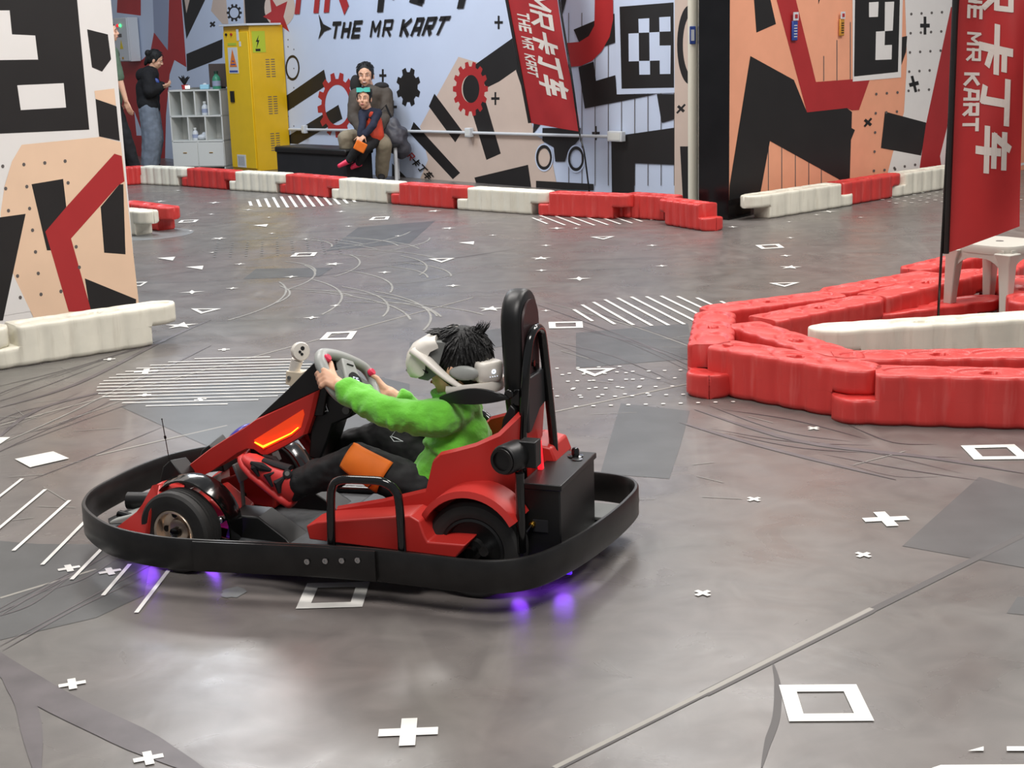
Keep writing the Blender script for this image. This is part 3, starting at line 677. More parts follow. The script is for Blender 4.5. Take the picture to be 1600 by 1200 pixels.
# row along the back wall: joints read on the top edge
G1 = 'plastic track barriers along the back wall'
jp = [(226, 259), (302, 262), (377, 267), (457, 271), (540, 278), (634, 285), (740, 292), (866, 299), (992, 304)]
pat = [0, 1, 0, 1, 0, 1, 0, 1]
names = ['white barrier at the far left end of the back row beneath the shelf unit', 'red barrier in front of the yellow cabinet in the back row', 'white barrier in front of the left half of the black bench', 'red barrier in front of the pink shoes and bench end',
         'white barrier directly in front of the seated man', 'red barrier beneath the slanted black wall bars', 'white barrier beneath the long black wall band, left of the back flag', 'long red barrier beneath the back flag and paired wall rings']
for i in range(8):
    barrier(P(*jp[i], BH), P(*jp[i + 1], BH) - (P(*jp[i + 1], BH) - P(*jp[i], BH)).normalized() * .015, pat[i], names[i], G1)
barrier(P(178, 262, BH), P(224, 259, BH), 1, 'red barrier behind the feet of the person in black trousers', G1)
barrier(P(985, 301, BH), P(1062, 306, BH), 1, 'short looking red barrier beneath the pale drapes near the pole', G1)
barrier(P(1106, 318, BH), P(1040, 309, BH), 1, 'red barrier turned outward at the foot of the black corner', G1)
G2 = 'plastic track barriers along the orange wall'
barrier(P(1162, 306, BH), P(1302, 286, BH), 0, 'white barrier at the left end of the row beneath the orange wall', G2, flip=True)
barrier(P(1304, 285, BH), P(1400, 270, BH), 1, 'red barrier between two white ones beneath the orange wall', G2)
barrier(P(1402, 270, BH), P(1492, 257, BH), 0, 'white barrier beneath the orange wall next to the near flag pole', G2)
barrier(P(1494, 256, BH), P(1580, 244, BH), 1, 'red barrier behind the near flag beneath the orange wall', G2)
# left partition
G3 = 'plastic track barriers at the left partition'
e_ = P(270, 470, BH); f_ = P(2, 508, BH); dv = (e_ - f_).normalized()
barrier(e_ - dv * .9, e_, 0, 'white scuffed barrier at the foot of the left mural partition', G3)
barrier(e_ - dv * 1.81, e_ - dv * .92, 0, 'white barrier cut by the left picture edge at the partition foot', G3)
e_ = P(272, 324, BH); barrier(P(197, 314, BH), e_, 1, 'red barrier lying behind the right edge of the left partition', G3)
barrier(P(150, 322, BH), P(240, 330, BH), 0, 'white barrier in front of the red one at the partition edge', G3)
# island
G4 = 'plastic track barriers of the red island'
isl = [((1368, 577), (1640, 583), 1, 'large red barrier nearest the camera at the lower right edge of the island', 1),
       ((1125, 536), (1374, 576), 1, 'red barrier forming the near left diagonal of the island outline', 1),
       ((1118, 484), (1110, 538), 1, 'red barrier standing end on at the left tip of the island', 1),
       ((1098, 483), (1306, 457), 1, 'red barrier of the outer back row next to the island tip', 1),
       ((1290, 455), (1456, 425), 1, 'red barrier in the middle of the outer back row of the island', 1),
       ((1420, 420), (1530, 393), 1, 'red barrier at the far end of the outer back row by the flag', 1),
       ((1190, 497), (1370, 462), 1, 'red barrier of the inner back row nearest the island tip', 1),
       ((1362, 461), (1532, 420), 1, 'red barrier of the inner back row beside the stool legs', 1),
       ((1162, 504), (1338, 560), 1, 'red barrier forming the inner left diagonal of the island', 1),
       ((1302, 554), (1600, 550), 1, 'red barrier in the inner front row in front of the white one', 1),
       ((1590, 430), (1625, 500), 1, 'red barrier cut by the right picture edge behind the stool', 1),
       ((1600, 395), (1560, 420), 1, 'red barrier behind the stool seat at the right picture edge', 1)]
for i, (a_, b_, rd, nm, _) in enumerate(isl):
    p0, p1 = P(*a_, BH), P(*b_, BH); d = (p1 - p0).normalized()
    if i in (0, 9, 10, 11): p1 = p0 + d * .88
    barrier(p0, p1, rd, nm, G4, flip=(i in (2, 3, 4, 5)))
p0 = P(1264, 512, BH); p1 = P(1600, 491, BH)
barrier(p0, p0 + (p1 - p0).normalized() * 1.12, 0, 'off white scuffed barrier lying inside the red island behind the flag pole', G4, flip=True)
p0 = P(1275, 500, .12); p1 = P(1560, 463, .12); d = (p1 - p0)
o = barrier(p0, p1, 1, 'low red barrier lying inside the island just behind the white one', G4); o.scale.z = .6
# ------------------------------------------------------------------ flags
def catm(pts, n=8):
    q = []
    for i in range(len(pts) - 1):
        p0 = pts[max(0, i - 1)]; p1 = pts[i]; p2 = pts[i + 1]; p3 = pts[min(len(pts) - 1, i + 2)]
        for k in range(n):
            t = k / n; q.append(.5 * ((2 * p1) + (p2 - p0) * t + (2 * p0 - 5 * p1 + 4 * p2 - p3) * t * t + (3 * p1 - p0 - 3 * p2 + p3) * t ** 3))
    q.append(pts[-1]); return q
def flag(name, base, nrm, corners, mcloth, polepts, pr, label, texts, wav):
    root = empty(name, base, 0, label, 'flag', 'red feather banners'); b = V(base)
    L = lambda x, y, off=0: PP(x, y, b + nrm * off, nrm) - b
    TL, TR, BR, BLc = [L(*c) for c in corners]
    def sheet(mb, u, v, off=0):
        p = TL * (1 - u) * (1 - v) + TR * u * (1 - v) + BR * u * v + BLc * (1 - u) * v
        return p + nrm * (wav * math.sin(u * 5 + v * 7) * u + wav * .5 * math.sin(u * 9 - v * 11) * u + off)
    mb = MB(); nu, nv = 14, 40
    for sgn, off in ((0, .001), (1, -.001)):
        vs = [sheet(mb, i / nu, j / nv, off) for j in range(nv + 1) for i in range(nu + 1)]
        fs = [(j * (nu + 1) + i, j * (nu + 1) + i + 1, (j + 1) * (nu + 1) + i + 1, (j + 1) * (nu + 1) + i) for j in range(nv) for i in range(nu)]
        mb.add(vs, [f[::-1] for f in fs] if sgn else fs)
    mb.nofix = True; cl = mb.build('banner_cloth', mcloth, root, smooth=60)
    for s_, (ua, ub, va, vb), th, gap in texts:     # text reads downward, glyph tops to the right
        tm = MB(); tm.nofix = True
        n = sum((.5 if c == ' ' else 1 + gap) for c in s_); x = 0
        for c in s_:
            if c == ' ': x += .5; continue
            for (a, bb) in GL[c]:
                a = V(a); bb = V(bb); d = (bb - a).normalized(); nn = V((-d.y, d.x)) * th / 2
                K_ = 5
                for k in range(K_):
                    A = a + (bb - a) * (k / K_) - d * (th * .3 if k == 0 else 0); B = a + (bb - a) * ((k + 1) / K_) + d * (th * .3 if k == K_ - 1 else 0)
                    q = []
                    for p in (A + nn, B + nn, B - nn, A - nn):
                        tt = (x + p.x + .28 * (p.y - .5)) / n; q.append(sheet(None, ua + (ub - ua) * p.y, va + (vb - va) * tt, .004))
                    tm.poly(q, 0)
            x += 1 + gap
        tm.build('banner_lettering', m_ftx, cl, smooth=0)
    pm = MB(); pts = [L(*p) if len(p) == 2 else V(p) for p in polepts]; pts = catm(pts)
    zs = [p.z for p in pts]; pm.tube(pts, [pr * (1 if p.z > pts[-1].z * .3 else .75) for p in pts], 10)
    pm.build('pole', m_gloss, root)
    sl = MB(); top = TL; sl.tube([TL + V((0, 0, .0)), BLc], pr * 2.2, 10, flat=.8); sl.build('pole_sleeve', m_blk, root)
    bs = MB(); fo = V((pts[0].x, pts[0].y, 0))
    for k in range(4):
        a = k * math.pi / 2 + .5; bs.tube([fo + V((0, 0, .03)), fo + V((math.cos(a) * .2, math.sin(a) * .2, .012))], .011, 8)
    bs.lathe([(.001, 0), (.028, 0), (.028, .05), (.001, .05)], fo, (0, 0, 1), 12); bs.build('base', m_gloss, root)
    return root
nrm = -V((fw.x, fw.y, 0)).normalized()
b2 = P(1464, 543)
nf = (nrm + V((-.25, 0, 0))).normalized()
flag('banner_flag', b2, nf, [(1503, -260), (1606, -260), (1594, 355), (1478, 396)], m_flag2, [(1464, 543), (1467, 470), (1471, 396), (1484, 180), (1499, -40), (1513, -270)], .0085,
     'tall bright red banner flag planted inside the red barrier island',
     [('卡丁车', (.42, .80, .468, .845), .2, .22), ('MR', (.42, .80, .27, .44), .2, .25), ('THE', (.20, .38, .33, .44), .26, .3), ('MR', (.20, .38, .468, .545), .22, .35), ('KART', (.18, .37, .565, .715), .26, .3)], .03)
bb = wb.px(921, 300, .45); bb = V((bb.x, bb.y, 0))
flag('banner_flag', bb, wb.n, [(766, -140), (850, -140), (904, 206), (828, 192)], m_flag, [(922, 310), (913, 240), (905, 205), (893, 120), (874, 0), (856, -140)], .011,
     'red banner flag leaning in front of the back mural wall by the paired rings',
     [('卡丁车', (.44, .84, .565, .865), .2, .22), ('MR', (.44, .84, .38, .55), .2, .25), ('THE', (.17, .36, .475, .57), .26, .3), ('MR', (.17, .36, .59, .65), .22, .35), ('KART', (.17, .36, .67, .775), .26, .3)], .02)
# ------------------------------------------------------------------ plastic stool
def stool():
    b = P(1556, 500); z_ = .44
    top = [P(1492, 380, z_), P(1640, 374, z_), P(1640, 366, z_), P(1560, 365, z_)]
    c = P(1562, 378, z_); root = empty('plastic_stool', (c.x, c.y, 0), math.radians(37), 'grey beige plastic stool standing behind the near flag inside the island', 'stool')
    s = MB(); W2 = .185
    rings = []
    for zz, k in ((.40, .985), (.43, 1.0), (.443, .97), (.445, .9)):
        ring = []
        for q in range(40):
            a = 2 * math.pi * q / 40; e = 4
            r = W2 * k / (abs(math.cos(a)) ** e + abs(math.sin(a)) ** e) ** (1 / e); ring.append(V((r * math.cos(a), r * math.sin(a), zz)))
        rings.append(ring)
    s.loft(rings); s.build('seat', m_stool, root)
    for sx in (-1, 1):
        for sy in (-1, 1):
            l = MB(); rr = []
            for zz, o_, w_ in ((0, .175, .022), (.2, .168, .027), (.36, .160, .034), (.41, .155, .05)):
                cx, cy = sx * o_, sy * o_; rr.append([V((cx + a * w_, cy + b_ * w_, zz)) for a, b_ in ((-1, -1), (1, -1), (1, 1), (-1, 1))])
            l.loft(rr); l.build('leg', m_stool, root, bev=.006)
    sk = MB()
    for a in range(4):
        R = Matrix.Rotation(a * math.pi / 2, 3, 'Z'); pts = []
        for t in range(13):
            y = -.15 + .3 * t / 12; h = .30 + .075 * (1 - (abs(y) / .15) ** 3); pts.append(V((.178, y, h)))
        poly = [V((.178, -.15, .425)), V((.178, .15, .425))] + pts[::-1]
        sk.prism([R @ p for p in poly], R @ V((-.008, 0, 0)))
    sk.build('apron', m_stool, root, smooth=30)
    h = MB(); h.lathe([(.001, 0), (.02, 0), (.02, .002), (.001, .002)], (0, 0, .4445), (0, 0, 1), 16); h.build('centre_hole', m_dot, root)
stool()
# ------------------------------------------------------------------ yellow cabinet, shelf, bench, fuse box
def frame_box(name, c0, d, n, W_, D_, H_, label, cat):
    """Empty at the front-left floor corner; local x along d, local y away from the viewer, z up"""
    rz = math.atan2(d.y, d.x); return empty(name, (c0.x, c0.y, 0), rz, label, cat)
# cabinet: corners of the foot, front edge runs left, side runs right
kf = P(404, 268); dl = (P(358, 263) - kf); dl.z = 0; 
WL = .60; ddir = V((math.cos(math.radians(-48)), math.sin(math.radians(-48)), 0))   # front face direction
def cabinet():
    c0 = kf - ddir * WL
    root = frame_box('charging_cabinet', c0, ddir, None, WL, .6, 1.75, 'tall yellow enamel charging cabinet with warning sign behind the barriers', 'cabinet')
    H_ = 1.80; D_ = .50
    b = MB(); b.box((WL / 2, D_ / 2, H_ / 2), (WL, D_, H_)); b.build('body', m_cabs, root, bev=.008)
    d = MB(); d.box((WL / 2, -.008, H_ / 2 - .02), (WL * .94, .016, H_ * .94)); dr = d.build('door', m_cab, root, bev=.004)
    t = MB(); t.box((WL * .52, .2, H_ + .012), (WL * 1.1, .5, .024)); t.build('top_sheet', m_elec, root, bev=.003)
    h = MB(); h.box((WL * .24, -.022, .93), (.085, .02, .14)); hh = h.build('door_handle', m_blk, dr, bev=.004)
    s = MB(); s.box((WL * .36, -.018, 1.38), (.22, .004, .32)); sg = s.build('warning_sign', m_elec, dr)
    g = MB(); g.prism([V((WL * .36 - .085, -.0215, 1.30)), V((WL * .36 + .085, -.0215, 1.30)), V((WL * .36, -.0215, 1.52))], (0, -.001, 0)); g.build('sign_triangle', mat('orange_sign', (222, 120, 40), .5), sg)
    g = MB(); g.box((WL * .36, -.0215, 1.245), (.19, .001, .022)); g.box((WL * .36, -.023, 1.33), (.10, .001, .014)); g.box((WL * .36, -.023, 1.37), (.05, .001, .014)); g.build('sign_print', m_blue, sg)
    g = MB(); g.box((WL * .36, -.018, 1.58), (.2, .004, .03)); g.build('sticker', mat('lime_sticker', (170, 190, 60), .5), dr)
    for x, mm in ((.10, m_dkh), (.22, m_red)):
        g = MB(); g.lathe([(.001, 0), (.016, 0), (.016, .018), (.001, .018)], (x, -.016, 1.70), (0, -1, 0), 12); g.build('indicator', mm, dr)
    g = MB(); g.box((.36, -.018, 1.69), (.05, .004, .14)); g.box((.40, -.018, 1.58), (.04, .004, .06)); g.build('paper_label', m_elec, dr)
    g = MB(); g.box((WL * .42, -.018, .12), (.2, .004, .16))
    gg = g.build('floor_label', m_elec, dr); g = MB()
    for k in range(6): g.box((WL * .42 - .07 + k * .025, -.0205, .12), (.008, .001, .12))
    g.build('label_print', m_dot, gg)
    for zz in (1.28, .82, .36):
        for j in range(2):
            v = MB()
            for k in range(8): v.box((WL + .001, D_ * (.48 + j * .16), zz - k * .03 + .1), (.004, .055, .009))
            v.build('vent', m_dot, root)
    g = MB(); g.box((WL + .002, D_ * .26, 1.60), (.004, .19, .26)); st = g.build('warning_sticker', mat('lime_sticker_side', (176, 190, 40), .5), root)
    g = MB(); g.prism([V((WL + .0045, D_ * (.22 + a), 1.60 + b)) for a, b in ((.05, .08), (-.05, 0), (.0, .0), (-.04, -.08), (.06, .02), (.01, .02))], (.001, 0, 0)); g.box((WL + .0045, D_ * .22, 1.50), (.001, .07, .03)); g.build('bolt_symbol', m_dkh, st)
cabinet()
def shelf():
    n_ = V((math.sin(math.radians(-8)) * -1, 0, 0))
    d_ = V((math.cos(math.radians(-14)), math.sin(math.radians(-14)), 0)); c0 = P(272, 264); W_ = .74; D_ = .32; H_ = 1.02
    root = empty('shelf_unit', (c0.x, c0.y, 0), math.atan2(d_.y, d_.x), 'white open cube shelf unit with low doors beside the yellow cabinet', 'shelf')
    f = MB(); t = .018
    f.box((W_ / 2, D_ - .005, H_ / 2), (W_, .01, H_))
    for x in (t / 2, W_ - t / 2): f.box((x, D_ / 2, H_ / 2), (t, D_, H_))
    for zz in (.03, .36, .68, H_ - .01): f.box((W_ / 2, D_ / 2, zz), (W_, D_, t))
    for x in (.25, .5, .75): f.box((W_ * x, D_ / 2, .85), (t, D_, .32))
    for x in (.34, .67): f.box((W_ * x, D_ / 2, .52), (t, D_, .30))
    f.box((W_ * .5, D_ / 2, .19), (t, D_, .32)); f.build('frame', m_white, root)
    for k in range(2):
        d = MB(); d.box((W_ * (.25 + k * .5), -.008, .19), (W_ * .48, .014, .31)); dr = d.build('door', m_white, root, bev=.002)
        h = MB(); h.box((W_ * (.25 + k * .5) , -.018, .21), (.05, .008, .01)); h.build('door_handle', m_brass, dr)
    R = Matrix.Rotation(math.atan2(d_.y, d_.x), 3, 'Z')
    at = lambda x, y, zz: V((c0.x, c0.y, 0)) + R @ V((x, y, zz))
    def bottle(p, s, m1, m2, label, grp):
        b = MB(); b.lathe([(.001, 0), (.04 * s, .0), (.042 * s, .01), (.042 * s, .10 * s), (.03 * s, .125 * s), (.018 * s, .135 * s), (.018 * s, .15 * s), (.001, .15 * s)], (0, 0, 0), (0, 0, 1), 20)
        o = b.build('bottle', m1); o.location = p
        k = MB(); k.lathe([(.001, 0), (.022 * s, 0), (.022 * s, .025 * s), (.001, .025 * s)], (0, 0, .15 * s), (0, 0, 1), 16); k.build('cap', m2, o)
        l = MB(); l.lathe([(.0425 * s, 0), (.0435 * s, .0), (.0435 * s, .05 * s), (.0425 * s, .05 * s)], (0, 0, .03 * s), (0, 0, 1), 20, closed=True); l.build('bottle_label', m_lb, o)
        tag(o, label, 'bottle', grp)
    bottle(at(W_ * .62, .1, .69), 1.0, m_elec, m_white, 'white lidded bottle in the upper row of the cube shelf', 'bottles in the shelf')
    bottle(at(W_ * .40, .1, .37), .9, m_elec, m_white, 'small white bottle in the lower open row of the cube shelf', 'bottles in the shelf')
    b = MB(); b.ell((0, 0, .035), (.06, .045, .035)); b.ell((.07, 0, .045), (.04, .04, .045)); b.ell((.03, .02, .07), (.03, .03, .03)); o = b.build('crumpled_bag', m_elec, mods=remesh(.008, 2)); o.location = at(W_ * .52, .1, .37); tag(o, 'crumpled white plastic bag in the lower open shelf cube', 'bag')
    bottle(at(W_ * .88, .10, H_), 1.3, mat('green_cup', (62, 140, 110), .4), mat('dark_lid', (30, 60, 50), .4), 'green tumbler on the shelf top beside the yellow cabinet', 'bottles in the shelf')
    b = MB(); b.box((0, 0, .03), (.12, .09, .06)); o = b.build('tissue_packet', mat('pale_blue_packet', (150, 200, 220), .5), bev=.01); o.location = at(W_ * .64, .12, H_)
    t = MB(); t.ell((0, 0, .06), (.03, .02, .02)); t.build('tissue', m_elec, o); tag(o, 'pale blue tissue packet lying on the shelf top', 'packet')
    b = MB(); b.lathe([(.001, 0), (.028, 0), (.03, .05), (.001, .05)], (0, 0, 0), (0, 0, 1), 16); o = b.build('desk_light', mat('lit_lamp', (255, 250, 235), .4, emis=3)); o.location = at(W_ * .33, .08, H_)
    t = MB(); t.lathe([(.001, 0), (.032, 0), (.032, .012), (.001, .012)], (0, 0, -.0), (0, 0, 1), 16); t.build('light_base', m_dkh, o); tag(o, 'small bright lit lamp on the left of the shelf top', 'lamp')
    b = MB(); b.box((0, 0, .012), (.2, .14, .024)); o = b.build('notebook', m_dgrey, bev=.004); o.location = at(W_ * .46, .2, H_); tag(o, 'flat grey notebook lying on the shelf top', 'notebook')
    b = MB(); b.box((0, .0, .17), (.26, .03, .30), Matrix.Rotation(.0, 3, 'X')); o = b.build('monitor', mat('brown_screen_back', (80, 70, 66), .4), bev=.008); o.location = at(W_ * .84, .24, H_); o.rotation_euler.z = math.atan2(d_.y, d_.x)
    t = MB(); t.box((0, 0, .01), (.14, .1, .02)); t.build('monitor_stand', m_dkh, o); tag(o, 'dark monitor panel standing on the shelf top against the yellow cabinet', 'monitor')
    b = MB()
    for k in range(7):
        a = k * .9; b.tube([(0, 0, .05), (.03 * math.cos(a), .03 * math.sin(a), .12), (.075 * math.cos(a), .06 * math.sin(a), .16 + .01 * (k % 3))], [.005, .018, .004], 8)
    o = b.build('potted_plant', m_dkh); o.location = at(W_ * .20, .2, H_)
    t = MB(); t.lathe([(.001, 0), (.035, 0), (.045, .06), (.001, .06)], (0, 0, 0), (0, 0, 1), 16); t.build('pot', m_red, o); tag(o, 'dark leafed plant in a red pot on the left of the shelf top', 'plant')
shelf()
def fusebox():
    c = wb.px(193, 62, .16); R = Matrix((wb.d, -wb.n, V((0, 0, 1)))).transposed()
    root = empty('fuse_box', c, math.atan2(wb.d.y, wb.d.x), 'white electric box with red and green lamps on the far left wall', 'electric box')
    c_ = .50; b = MB(); b.box((0, .06, 0), (.42, .16, .62)); b.build('housing', m_elec, root, bev=.006)
    d = MB(); d.box((0, -.03, 0), (.40, .02, .60)); dr = d.build('door', m_elec, root, bev=.004)
    for x, mm in ((-.06, m_redled), (.02, m_gled)):
        k = MB(); k.ell((x, -.045, .2), .022); k.build('indicator', mm, dr)
    k = MB(); k.prism([V((-.05, -.041, -.13)), V((.05, -.041, -.13)), V((0, -.041, .0))], (0, -.002, 0)); s_ = k.build('warning_triangle', mat('yellow_sign', (225, 200, 50), .5), dr)
    k = MB(); k.box((-.02, -.042, .06), (.10, .002, .05)); k.build('door_print', m_dot, dr)
    k = MB(); k.box((.02, -.045, -.26), (.03, .01, .03)); k.build('latch', m_brass, dr)
fusebox()
def bench():
    c0 = P(424, 282); c1 = P(530, 290); d_ = (c1 - c0); d_.z = 0; L = d_.length; d_.normalize()
    c0 = c0 + nb * .08
    root = empty('bench', (c0.x, c0.y, 0), math.atan2(d_.y, d_.x), 'long low black padded box bench against the back mural wall', 'bench')
    b = MB(); b.box((L * .52, .2, .17), (L * 1.02, .38, .32)); b.build('box_base', m_dkh, root, bev=.01)
    t = MB(); t.box((L * .52, .2, .36), (L * 1.04, .42, .07)); t.build('cushion', m_blk, root, bev=.02)
bench()
print('SECTION 1 OK')
#@@KART0
# ------------------------------------------------------------------ go-kart
KA = V((.94, -.34, 0)).normalized(); KN = V((-KA.y, KA.x, 0)); KO = KA * (-1.95) + KN * 3.95
KRZ = math.atan2(KA.y, KA.x)
def S(px, py, v):
    """point of the vertical plane at lateral offset v, in kart coordinates (u rearward, v away, w up)"""
    p = PP(px, py, KO + KN * v, KN) - KO; return V((p.dot(KA), v, p.z))
kart = empty('go_kart', KO, KRZ, 'red and black rental go kart with a black wraparound bumper, driven by the child', 'go kart')
def crom(pts, n=8, closed=True):
    q = []; N_ = len(pts)
    for i in range(N_ if closed else N_ - 1):
        g = (lambda k: pts[k % N_]) if closed else (lambda k: pts[min(max(k, 0), N_ - 1)])
        p0, p1, p2, p3 = g(i - 1), g(i), g(i + 1), g(i + 2)
        for k in range(n):
            t = k / n; q.append(.5 * ((2 * p1) + (p2 - p0) * t + (2 * p0 - 5 * p1 + 4 * p2 - p3) * t * t + (3 * p1 - p0 - 3 * p2 + p3) * t ** 3))
    if not closed: q.append(pts[-1])
    return q
# bumper ring
half = [(-.905, .02), (-.885, -.14), (-.80, -.285), (-.62, -.415), (-.45, -.462), (-.30, -.462), (-.08, -.432), (.08, -.412), (.23, -.402), (.38, -.408), (.52, -.415), (.62, -.395), (.70, -.32), (.755, -.16), (.79, .04)]
far = [(.805, .22), (.80, .35), (.755, .43), (.66, .462), (.50, .462), (.20, .445), (-.10, .455), (-.40, .485), (-.60, .495), (-.76, .465), (-.86, .34), (-.90, .19)]
pth = crom([V((a, b, 0)) for a, b in half + far], 6)
def band(path, z0, z1, t, lift=0, closed=True):
    rings = []; n = len(path)
    for i, p in enumerate(path):
        a = path[(i - 1) % n] if closed or i else path[i]; b = path[(i + 1) % n] if closed or i < n - 1 else path[i]
        d = (b - a).normalized(); nn = V((d.y, -d.x, 0)) * t / 2
        r = .006
        sec = [(-1, z0 + r), (-1, z1 - r), (-.5, z1), (.5, z1), (1, z1 - r), (1, (z0 + z1) / 2 + .01), (1.15, (z0 + z1) / 2), (1, (z0 + z1) / 2 - .01), (1, z0 + r), (.5, z0), (-.5, z0)]
        rings.append([p + nn * a_ + V((0, 0, b_)) for a_, b_ in sec])
    mb = MB(); mb.loft(rings, closed); return mb
bumper = band(pth, .072, .168, .016).build('bumper', m_bump, kart, smooth=50)
sp = [V((a, b - .014, 0)) for a, b in half[5:9]]
spl = band(crom([sp[0], sp[1], sp[2], sp[3] + V((.02, 0, 0))], 6, False), .076, .166, .010, closed=False).build('bumper_joint_plate', m_bump, bumper, smooth=50)
for px in (482, 509, 534, 558):
    p = S(px, 876, -.43); hs_ = [q for q in half]
    yv = next(b0_ + (b1_ - b0_) * (p.x - a0_) / (a1_ - a0_) for (a0_, b0_), (a1_, b1_) in zip(hs_, hs_[1:]) if a0_ <= p.x <= a1_ and a0_ > -.7) - .021
    p = V((p.x, yv, p.z)); k = MB(); k.lathe([(.001, 0), (.0085, 0), (.0085, .004), (.004, .004), (.004, .001), (.001, .001)], p, (0, -1, 0), 12); k.build('bolt', m_steel, bumper)
# floor tray and frame rails
t = MB()
ins = [V((p.x * .95, p.y * .93, .07)) for p in pth[::3]]
t.prism([V((a, b, .062)) for a, b in ((-.84, -.12), (-.66, -.32), (-.60, -.20), (-.28, -.18), (-.26, -.34), (.35, -.33), (.36, -.2), (.60, -.2), (.68, -.26), (.74, -.02), (.74, .30), (.62, .34), (.36, .2), (.35, .33), (-.26, .34), (-.28, .18), (-.60, .20), (-.66, .34), (-.82, .26))], (0, 0, .012)); t.build('floor_pan', m_blk, kart)
t = MB(); t.prism([V((a, b, .080)) for a, b in ((-.30, -.30), (.02, -.37), (.20, -.34), (.22, .3), (-.30, .3), (-.36, .12), (-.36, -.16))], (0, 0, .006)); t.build('floor_mat', m_mat, kart, bev=.003)
for s_ in (-1, 1):
    t = MB(); t.tube(crom([V((-.78, .14 * s_, .10)), V((-.55, .2 * s_, .095)), V((-.2, .30 * s_, .095)), V((.3, .31 * s_, .10)), V((.68, .26 * s_, .10))], 6, False), .014, 10); t.build('frame_rail', m_gloss, kart)
t = MB(); t.tube([V((.53, -.30, .15)), V((.53, .30, .15))], .015, 12); t.build('rear_axle', m_steel, kart)
t = MB(); t.tube([V((-.44, -.29, .13)), V((-.44, .29, .13))], .012, 12); t.build('front_axle', m_gloss, kart)
p = S(345, 812, -.26); q = S(372, 800, -.16)
t = MB(); t.tube([p, p + (q - p) * .35, p + (q - p) * .36, q], [.010, .010, .007, .007], 10); t.ell(p, .012); t.build('tie_rod', m_steel, kart)
# wheels
def wheel(c, r, v0, v1, side, rim_r, rimmat, front, yaw=0):
    """c=(u,w), tyre between |v0| inner and |v1| outer"""
    o = MB(); R = Matrix.Rotation(yaw, 3, 'Z'); cen = V((c[0], side * (v0 + v1) / 2, c[1])); hw = (v1 - v0) / 2; ax = R @ V((0, side, 0))
    prof = [(rim_r, -hw * .85), (r * .80, -hw), (r * .92, -hw * .96), (r * .985, -hw * .78), (r, -hw * .5)]
    for g in (-.3, 0, .3): prof += [(r, hw * (g - .06)), (r - .003, hw * (g - .03)), (r - .003, hw * (g + .03)), (r, hw * (g + .06))]
    prof += [(r, hw * .5), (r * .985, hw * .78), (r * .92, hw * .96), (r * .80, hw), (r * .74, hw * .97), (rim_r * 1.04, hw * .93), (rim_r, hw * .85)]
    o.lathe(prof, cen, ax, 56, closed=True); ty = o.build('front_wheel' if front else 'rear_wheel', m_tyre, kart, smooth=25)
    i = MB()
    if front:
        i.lathe([(rim_r, -hw * .8), (rim_r, hw * .86), (rim_r * .96, hw * .98), (rim_r * .88, hw * .9), (rim_r * .84, hw * .2), (rim_r * .55, hw * .05), (rim_r * .5, hw * .35), (rim_r * .30, hw * .42), (.001, hw * .42), (.001, -hw * .8)], cen, ax, 40); i.build('rim', rimmat, ty, smooth=30)
        for k in range(5):
            a = 2 * math.pi * k / 5; x = ax.cross(V((0, 0, 1))).normalized(); pz = cen + ax * hw * .12 + (x * math.cos(a) + V((0, 0, 1)) * math.sin(a)) * rim_r * .70
            b = MB(); b.lathe([(.001, 0), (rim_r * .13, 0), (rim_r * .13, .003), (.001, .003)], pz, ax, 12); b.build('rim_hole', m_dkh, ty)
        b = MB(); b.lathe([(.001, 0), (rim_r * .24, 0), (rim_r * .22, .018), (rim_r * .1, .022), (.001, .022)], cen + ax * hw * .42, ax, 16); b.build('hub', m_gloss, ty)
    else:
        i.lathe([(rim_r, -hw * .8), (rim_r * 1.0, hw * .9), (rim_r * .92, hw * .95), (rim_r * .86, hw * .55), (rim_r * .35, hw * .5), (rim_r * .3, hw * .8), (.001, hw * .8), (.001, -hw * .8)], cen, ax, 48); i.build('rim', rimmat, ty, smooth=30)
        b = MB(); b.lathe([(.001, 0), (.016, 0), (.016, .03), (.001, .03)], cen + ax * hw * .8, ax, 12); b.build('hub', m_gloss, ty)
